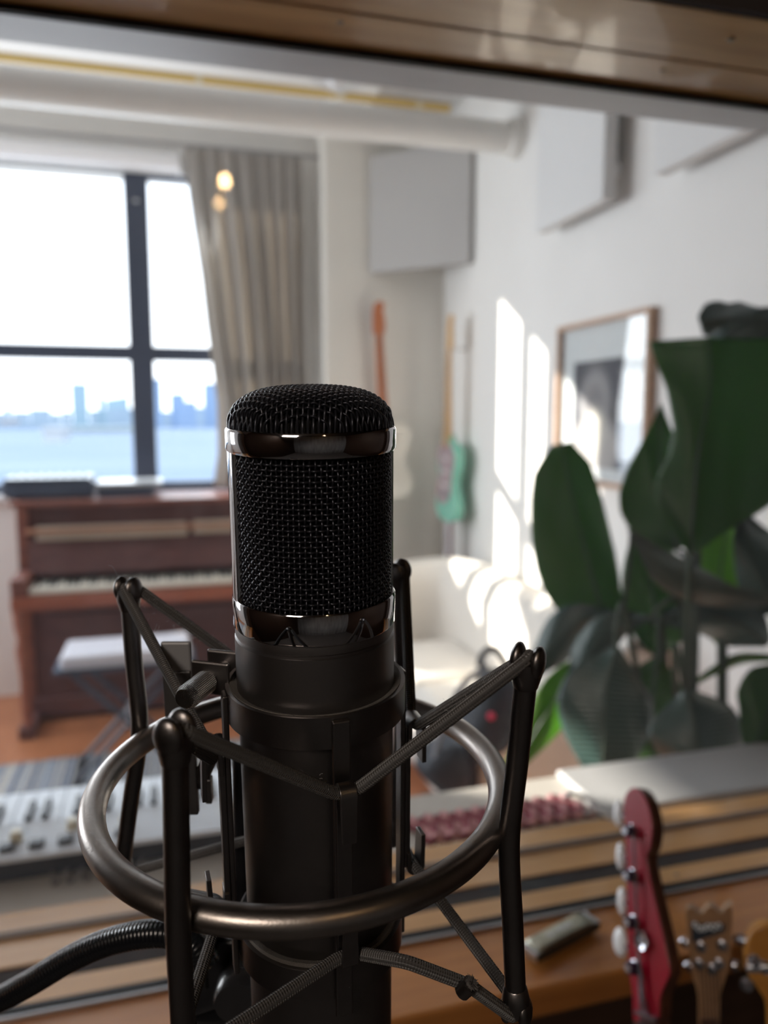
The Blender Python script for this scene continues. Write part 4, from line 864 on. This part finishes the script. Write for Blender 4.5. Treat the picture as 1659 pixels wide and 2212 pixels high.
adopt(MB().obox(plane_pts([(1648, 2092)], b3, nr, .006)[0], e2, e1, nr, .014, .003, .002).build('string_clip', alu, smooth=False, bevel=.001), te)

# ================================================================== microphone
TH = R(11.5); s_, c_ = math.sin(TH), math.cos(TH); MO = (-.0226, -.0339, .251)
def cam2w(x, y, d): return CAM+RT*x+UP*y+FW*d
Xw, Yw, Zw = RT, UP*s_+FW*c_, UP*c_-FW*s_
MM = Matrix((Xw, Yw, Zw)).transposed().to_4x4(); MM.translation = Vector(cam2w(*MO))
def ml(px, py, Y):                    # point of the microphone's own frame at depth Y
    u, v = (px-CX)/FPX, -(py-CY)/FPX
    Z = (v*(MO[2]+Y*c_)-MO[1]-Y*s_)/(c_+v*s_); d = MO[2]+Y*c_-Z*s_
    return np.array([u*d-MO[0], Y, Z])
def pol(r, phi, z): return np.array([r*math.sin(R(phi)), -r*math.cos(R(phi)), z])
def mempty(name, label, cat):
    e = bpy.data.objects.new(name, None); COL.objects.link(e); e.matrix_world = MM; e.empty_display_size = .02; return tag(e, label, cat)
nickel = mat('satin_bronze_nickel', (.21, .195, .19), .34, 1, noise=.12, nscale=120, bump=.06, bscale=1500)
nickel_b = mat('body_nickel', (.22, .205, .20), .40, 1, noise=.08, nscale=60, bump=.05, bscale=1800)
nickel_l = mat('ring_nickel', (.36, .325, .30), .33, 1, noise=.15, nscale=150, bump=.10, bscale=1200)
chrome = mat('chrome', (.50, .49, .50), .06, 1)
wire = mat('black_chrome_wire', (.035, .036, .045), .30, .7)
blackm = mat('capsule_black', (.004, .004, .005), .7)
mic = mempty('condenser_microphone', 'large dark condenser microphone with chrome bands and black wire mesh head', 'microphone')
RB = .0256
body = MB().lathe([(.0001, .0), (.0255, 0), (.0257, -.0015), (.0257, -.0036), (.0252, -.0040), (.0252, -.0046), (.0259, -.0050), (.0259, -.022), (.0256, -.034), (.0252, -.16), (.022, -.166), (.0001, -.166)], 96).build('body', nickel_b, mic, ang=40)
MB().lathe([(.0246, .0090), (.0258, .0090), (.0262, .0084), (.0262, -.0004), (.0258, -.0010), (.0250, -.0010), (.0246, .0)], 96, close=True).build('lower_band', chrome, mic, ang=50)
MB().lathe([(.0246, .0620), (.0259, .0620), (.0264, .0612), (.0264, .0556), (.0259, .0548), (.0246, .0548)], 96, close=True).build('upper_band', chrome, mic, ang=50)
for ph in (-71, 109): 
    mb = MB(); G = []
    for z in (.0085, .0550): G.append([pol(r_, ph+a, z) for a, r_ in ((-11.5, .0244), (-11, .0256), (-9, .0260), (-2, .0261), (5, .0260), (9, .0259), (11, .0256), (11.5, .0244))])
    mb.grid(G).build('side_rib', chrome, mic, ang=20)
# woven head: vertical wires and rings
RG, PV, NV = .0243, .00158, 94; z0, z1 = .0085, .0552; NR = int((z1-z0)/PV); wr = .00041; am = .00034
mb = MB()
for k in range(NV):
    ph = 2*math.pi*k/NV; S = 4; zs_ = np.linspace(z0, z0+NR*PV, NR*S+1); off = am*np.cos(math.pi*(zs_-z0)/PV+math.pi*(k % 2)); r_ = RG+off
    mb.tube(np.stack([r_*math.sin(ph), -r_*math.cos(ph), zs_], 1), wr, 5, caps=False)
for j in range(NR):
    z = z0+(j+.5)*PV  # ring sits half a pitch up; alternates over / under
    n_ = NV*4; t_ = np.arange(n_)*2*math.pi/n_; sgn = np.cos(math.pi*(t_*NV/(2*math.pi))); off = -am*np.cos(math.pi*(t_*NV/(2*math.pi))+math.pi*(j % 2)+0)*1.0
    r_ = RG+off; zz_ = z0+j*PV+np.zeros(n_)
    mb.tube(np.stack([r_*np.sin(t_), -r_*np.cos(t_), zz_], 1), wr, 5, closed=True)
mb.build('mesh_grille', wire, mic, ang=80)
MB().lathe([(.0001, .004), (RG-.0014, .004), (RG-.0014, .058), (.0001, .058)], 64).build('inner_screen', blackm, mic)
# dome: wires draped over a rounded cap
RD, ZD, HD = .0252, .0612, .0128
def dome(x, y):
    r_ = np.minimum(np.hypot(x, y)/RD, .9999); return ZD+HD*(1-r_**2.9)**(1/2.5)
mb = MB(); PD = .00150; nL = int(RD/PD)
for axis in (0, 1):
    for k in range(-nL, nL+1):
        a = k*PD; L = math.sqrt(max(0, (RD*.9995)**2-a*a))
        if L < .001: continue
        n_ = max(8, int(L/PD*10)); t_ = np.sin(np.linspace(-math.pi/2, math.pi/2, n_))*L
        x, y = (t_, np.full_like(t_, a)) if axis == 0 else (np.full_like(t_, a), t_)
        z = dome(x, y); eps = 1e-5; gx = (dome(x+eps, y)-dome(x-eps, y))/(2*eps); gy = (dome(x, y+eps)-dome(x, y-eps))/(2*eps)
        gx = np.clip(gx, -6, 6); gy = np.clip(gy, -6, 6); N = np.stack([-gx, -gy, np.ones_like(gx)], 1); N /= np.linalg.norm(N, axis=1)[:, None]
        o_ = am*np.cos(math.pi*t_/PD+math.pi*(k % 2))*(1 if axis == 0 else -1)
        mb.tube(np.stack([x, y, z], 1)+N*o_[:, None], wr, 5)
mb.build('dome_grille', wire, mic, ang=80)
dp = [(max(.0001, RD*.955*math.cos(t)), 0) for t in np.linspace(0, math.pi/2, 16)]
dp = [(r_, float(dome(r_/.955, 0))-.0013) for r_, _ in dp]
MB().lathe(dp, 48).build('dome_liner', blackm, mic)

# ================================================================== shock mount
sm = mempty('shock_mount', 'brushed metal spider shock mount with ring, four posts and braided elastic cords', 'shock mount')
feltm = mat('grey_felt', (.16, .145, .13), .95, bump=1.0, bscale=2500)
# spider clip: two sleeves and four straps
clip = MB().lathe([(.0282, -.0215), (.0296, -.0215), (.0296, -.0318), (.0282, -.0318)], 96, close=True).build('upper_sleeve', nickel, sm, ang=40)
MB().lathe([(.0258, -.0222), (.0282, -.0212), (.0282, -.0310), (.0258, -.0310)], 96, close=True).build('felt_lining', feltm, sm, ang=50)
clip2 = MB().lathe([(.0276, -.1085), (.0290, -.1085), (.0290, -.1195), (.0276, -.1195)], 96, close=True).build('lower_sleeve', nickel, sm, ang=40)
MB().lathe([(.0252, -.1078), (.0276, -.1070), (.0276, -.1190), (.0252, -.1190)], 96, close=True).build('felt_lining', feltm, sm, ang=50)
HP = [19, 109, 199, -71]
def rad_box(mb, ph, r0, r1, w_, za, zb):
    a = R(ph); er = np.array([math.sin(a), -math.cos(a), 0]); et = np.array([math.cos(a), math.sin(a), 0])
    return mb.obox(er*(r0+r1)/2+np.array([0, 0, (za+zb)/2]), er, et, (0, 0, 1), (r1-r0)/2, w_/2, (zb-za)/2)
def hook(mb, ph, z, up, L, w_=.0052):
    a = R(ph); er = np.array([math.sin(a), -math.cos(a), 0]); et = np.array([math.cos(a), math.sin(a), 0]); sg = 1 if up else -1
    prof = [(.0325, -.006*sg)]; rr = .0026
    for t in np.linspace(math.pi, 0, 9): prof.append((.0351+rr*math.cos(t), sg*rr*math.sin(t)))
    prof.append((.0377+.0004, -sg*L)); prof = np.array(prof)
    T = np.gradient(prof, axis=0); T /= np.linalg.norm(T, axis=1)[:, None]; N = np.stack([-T[:, 1], T[:, 0]], 1)
    G = []
    for k in range(len(prof)):
        w2 = w_*(.5 if k < len(prof)-1 else .42)
        row = [prof[k]+N[k]*.0008, prof[k]-N[k]*.0008]; G.append([er*q[0]+np.array([0, 0, z+q[1]])+et*s for q, s in ((row[0], -w2), (row[0], w2), (row[1], w2), (row[1], -w2))])
    v = [p for r_ in G for p in r_]; n_ = len(G); f = [(i*4+j, i*4+(j+1) % 4, (i+1)*4+(j+1) % 4, (i+1)*4+j) for i in range(n_-1) for j in range(4)]
    f += [(0, 1, 2, 3), tuple((n_-1)*4+j for j in (3, 2, 1, 0))]; mb.add(v, f); return mb
for ph in HP:
    st = rad_box(MB(), ph, .0293, .0311, .0056, -.125, -.0225).build('strap', nickel, sm, smooth=False, bevel=.0005)
    rad_box(MB(), ph, .0311, .0331, .0050, -.0985, -.0435).build('hook_strip', nickel, sm, smooth=False, bevel=.0003)
    hook(MB(), ph, -.0435, True, .0145, .0052 if ph == 19 else .0068).build('hook', nickel, sm, ang=50, bevel=.0002)
    hook(MB(), ph, -.0985, False, .0120, .0052 if ph == 19 else .0068).build('hook', nickel, sm, ang=50, bevel=.0002)
# big ring
RC, RR, RZ, RTB = np.array([-.0057, .0021, 0]), .0680, -.0601, .0043
t_ = np.linspace(0, 2*math.pi, 129)[:-1]
ringpts = np.stack([RC[0]+RR*np.sin(t_), RC[1]-RR*np.cos(t_), np.full_like(t_, RZ)], 1)
MB().tube(ringpts, RTB, 20, closed=True).build('ring', nickel_l, sm, ang=80)
def rp(ph, r_, z): return np.array([RC[0]+r_*math.sin(R(ph)), RC[1]-r_*math.cos(R(ph)), z])
posts = [  # top tip, ring contact, bottom tip (microphone frame)
    dict(ph=-117, top=ml(277, 1275, .040), mid=rp(-117, RR+.0068, RZ), bot=ml(262, 1888, .046)),
    dict(ph=-20, top=ml(378, 1585, -.067), mid=rp(-19, RR+.0064, RZ), bot=ml(398, 2262, -.064)),
    dict(ph=63, top=ml(1140, 1430, -.036), mid=rp(63, RR+.0062, RZ), bot=ml(1115, 2178, -.034)),
    dict(ph=150, top=ml(862, 1238, .062), mid=rp(151, RR+.0066, RZ), bot=ml(852, 1800, .066))]
for P in posts:
    a, b_, c = P['top'], P['mid'], P['bot']; ph = P['ph']; er = np.array([math.sin(R(ph)), -math.cos(R(ph)), 0])
    pth = smooth_path([a, a*.5+b_*.5, b_, c*.5+b_*.5, c], 8); rr = np.full(len(pth), .0033)
    po = MB().tube(pth, rr, 16).build('post', nickel, sm, ang=60)
    for tip, oth in ((a, b_), (c, b_)):
        d = (tip-oth)/np.linalg.norm(tip-oth); e_r = er-d*np.dot(er, d); e_r /= np.linalg.norm(e_r); e_t = np.cross(d, e_r)
        mb = MB().lathe([(.0031, -.0080), (.0036, -.0075), (.0045, -.003), (.0042, .0004), (.0001, .0010)], 18, tip, e_r, e_t, d)
        for s in (-1, 1): mb.ball(tip+e_r*s*.0029+d*.0004, .0043, 14, (.50, .98, 1.15), e_r, e_t, d)
        o = mb.build('cord_fork', nickel, ang=60); o.parent = po
    P['er'] = er
# braided cords
cordm = wave_uv(mat('braided_elastic', (.060, .054, .051), .85, sheen=.3), 2*math.pi/.0016, 6, .9, .0005)
def hookpt(ph, z, r_=.0352): return [pol(r_, ph-5.0, z), pol(r_, ph+5.0, z)]
def loop(zh, key, order):
    pts = []
    for pi_, hi in order:
        if pi_ is not None:
            P = posts[pi_]; tip = P[key]; dz = .0012 if key == 'top' else -.0012; et = np.array([math.cos(R(P['ph'])), math.sin(R(P['ph'])), 0])
            for s in (-1, 1): pts.append(tip+np.array([0, 0, dz])+et*s*.0026)
        if hi is not None: pts += hookpt(HP[hi], zh)
    return pts
# counter-clockwise order seen from above: post -117, hook -71, post -24, hook 19, post 63, hook 109, post 150, hook 199
order = [(0, None), (None, 3), (1, None), (None, 0), (2, None), (None, 1), (3, None), (None, 2)]
up = loop(-.0432, 'top', order); MB().tube(round_path(up, .0035, 6, True, 5), .0020, 12, closed=True).build('upper_elastic_cord', cordm, sm, ang=80)
lo = loop(-.0990, 'bot', order)
# the lower loop is open where the crimp joins its ends
crimp = ml(1012, 2128, -.040)
i2 = 8                                             # before post 63 in the list: hook 19 ends at index 7
lo1 = lo[:8]+[ml(880, 2078, -.041), crimp]+lo[8:]
MB().tube(round_path(lo1, .0035, 6, True, 5), .0020, 12, closed=True).build('lower_elastic_cord', cordm, sm, ang=80)
ta_, tb_ = ml(998, 2142, -.042), ml(1032, 2112, -.044); dd_ = (tb_-ta_)/np.linalg.norm(tb_-ta_)
cr_ = MB().tube([ta_, ta_+dd_*.0045], .0026, 12).build('crimp', nickel, sm)
mb = MB(); e_ = tb_
for k in range(260):
    v = rng.normal(size=3); v /= np.linalg.norm(v); v = v+dd_*.8; v /= np.linalg.norm(v); L = rng.uniform(.0012, .0026)
    mb.tube([ta_+dd_*.0045, ta_+dd_*.0045+v*L+rng.normal(size=3)*.0002], .00009, 3, caps=False)
mb.tube([ta_+dd_*.003, ta_+dd_*.0055], [.0018, .0017], 10)
fz = mb.build('frayed_end', mat('frayed_fibre', (.10, .09, .085), .9), sm); 
# loose fibres along the cords
mb = MB()
def fibres(p, q, n, L):
    for k in range(n):
        a = p+(q-p)*rng.uniform(.05, .98); d = (q-p)/np.linalg.norm(q-p); v = np.cross(d, rng.normal(size=3)); v /= np.linalg.norm(v); a = a+v*.0017; w_ = np.cross(d, v)
        l = L*rng.uniform(.3, 1); cv = rng.uniform(-1.2, 1.2); mb.tube([a+v*l*t+d*l*cv*t*t+w_*l*rng.uniform(-.3, .3)*t for t in (0, .4, .7, 1)], .000045, 3, caps=False)
for i_, h_ in ((0, 3), (0, 2)): fibres(posts[i_]['top'], pol(.0336, HP[h_], -.0432), 60, .0022)
for i_, h_ in ((1, 0), (1, 3), (2, 0), (2, 1), (3, 1)): fibres(posts[i_]['top'], pol(.0336, HP[h_], -.0432), 16, .0012)
fibres(posts[0]['bot'], pol(.0336, HP[3], -.099), 16, .0015); fibres(posts[0]['bot'], pol(.0336, HP[2], -.099), 16, .0015)
a = ml(262, 1262, .040); mb.tube(smooth_path([a, ml(252, 1240, .040), ml(243, 1224, .040), ml(234, 1222, .040)], 5), .00006, 3)
mb.build('loose_fibres', mat('grey_fibre', (.35, .34, .34), .8), sm)['kind'] = 'stuff'

# hinge lugs, knurled screw and swivel plate
lugm = nickel
pA, pB = ml(487, 1436, .010), ml(452, 1458, -.002)
dsc = (ml(392, 1506, -.016)-ml(490, 1440, .012)); dsc /= np.linalg.norm(dsc)
sx = np.array([1.0, 0, 0]); sx = sx-dsc*np.dot(sx, dsc); sx /= np.linalg.norm(sx); sz = np.cross(sx, dsc)
MB().obox(pA+np.array([0, 0, -.0003]), sx, sz, dsc, .0068, .0054, .0008).build('hinge_lug', lugm, sm, smooth=False, bevel=.0007)
MB().obox(pB+np.array([.0004, 0, -.001]), sx, sz, dsc, .0070, .0056, .0007).build('hinge_lug', lugm, sm, smooth=False, bevel=.0007)
sA, sB = ml(498, 1432, .014), ml(398, 1510, -.016)
MB().tube([sA, pB], .0021, 12).build('screw_shaft', nickel, sm)
knm = wave_uv(mat('knurled_steel', (.32, .31, .30), .28, 1), 2*math.pi/.0011, 22, 1.0, .0012)
k0 = sA+(sB-sA)*.52; kb = MB().tube([k0, k0+(sB-k0)*.03, k0+(sB-k0)*.1, k0+(sB-k0)*.5, k0+(sB-k0)*.85, k0+(sB-k0)*.93, sB], [.0030, .0036, .0040, .0040, .0040, .0036, .0032], 32).build('knurled_thumb_screw', knm, sm, ang=50)
pl0, pl1 = ml(379, 1386, .022), ml(384, 1760, .022)
MB().box(pl0[0]-.0054, pl0[0]+.0054, .0213, .0232, ml(380, 1450, .022)[2], pl0[2]).build('swivel_plate_tab', mat('light_steel', (.30, .30, .31), .5, .3), sm, smooth=False, bevel=.0008)
MB().box(pl0[0]-.0054, pl0[0]+.0050, .0215, .0245, pl1[2], ml(380, 1449, .022)[2]).build('swivel_plate', mat('dark_steel', (.12, .115, .115), .45, .8), sm, smooth=False, bevel=.0006)
a, b_ = ml(400, 1570, .030), ml(492, 1522, .040)
MB().tube([ml(430, 1690, .026), ml(452, 1640, .020), ml(474, 1600, .012)], .0030, 12).build('swivel_arm', nickel, sm)
MB().obox(ml(452, 1705, .024), (1, 0, 0), (0, 1, 0), (0, 0, 1), .0012, .002, .0050).build('swivel_stop', nickel, sm, smooth=False, bevel=.0004)

# ------------------------------------------------------------------ stand behind the microphone and cable
stand = mempty('microphone_stand', 'black microphone stand and clamp behind the lower left of the shock mount', 'microphone stand')
blk = mat('stand_black', (.010, .010, .012), .38, bump=.05, bscale=800)
MB().tube([ml(520, 1620, .050), ml(524, 2020, .046), ml(520, 2330, .044)], .0036, 16).build('pole', blk, stand)
o = MB().prism([ml(366, 2112, .030), ml(440, 2080, .030), ml(468, 2040, .030), ml(520, 2030, .030), ml(545, 2110, .030), ml(552, 2170, .030), ml(470, 2185, .030), ml(395, 2210, .030)], (0, .018, 0)).build('clamp', blk, stand, bevel=.0015)
MB().lathe([(.0001, -.007), (.009, -.007), (.010, -.005), (.010, .005), (.009, .007), (.0001, .007)], 32, ml(520, 2140, .022), (1, 0, 0), (0, 0, 1), (0, -1, 0)).build('clamp_knob', mat('knob_black', (.02, .02, .022), .25), stand)
MB().tube([ml(465, 2170, .036), ml(500, 2330, .036)], .012, 20).build('lower_joint', blk, stand)
MB().tube([ml(455, 1985, .036), ml(448, 2040, .036), ml(452, 2110, .036)], [.0052, .0062, .0062], 20).build('mesh_collar', wave_uv(mat('mesh_black', (.05, .05, .05), .35, .6), 2*math.pi/.0012, 14, 1.0, .0006), stand)
cab = wave_uv(mat('black_ribbed_cable', (.008, .009, .011), .22), 2*math.pi/.0017, 0, .4, .0003, diag=False)
cb = MB().tube(smooth_path([cam2w(*( (px-CX)/FPX*d, -(py-CY)/FPX*d, d)) for px, py, d in ((-160, 2235, .335), (-40, 2178, .325), (60, 2126, .315), (150, 2072, .31), (230, 2036, .305), (310, 2018, .30), (375, 2018, .297), (420, 2040, .297), (448, 2085, .297))], 12), .0052, 24).build('microphone_cable', cab)
tag(cb, 'thick glossy black ribbed cable curving in from the lower left', 'cable')
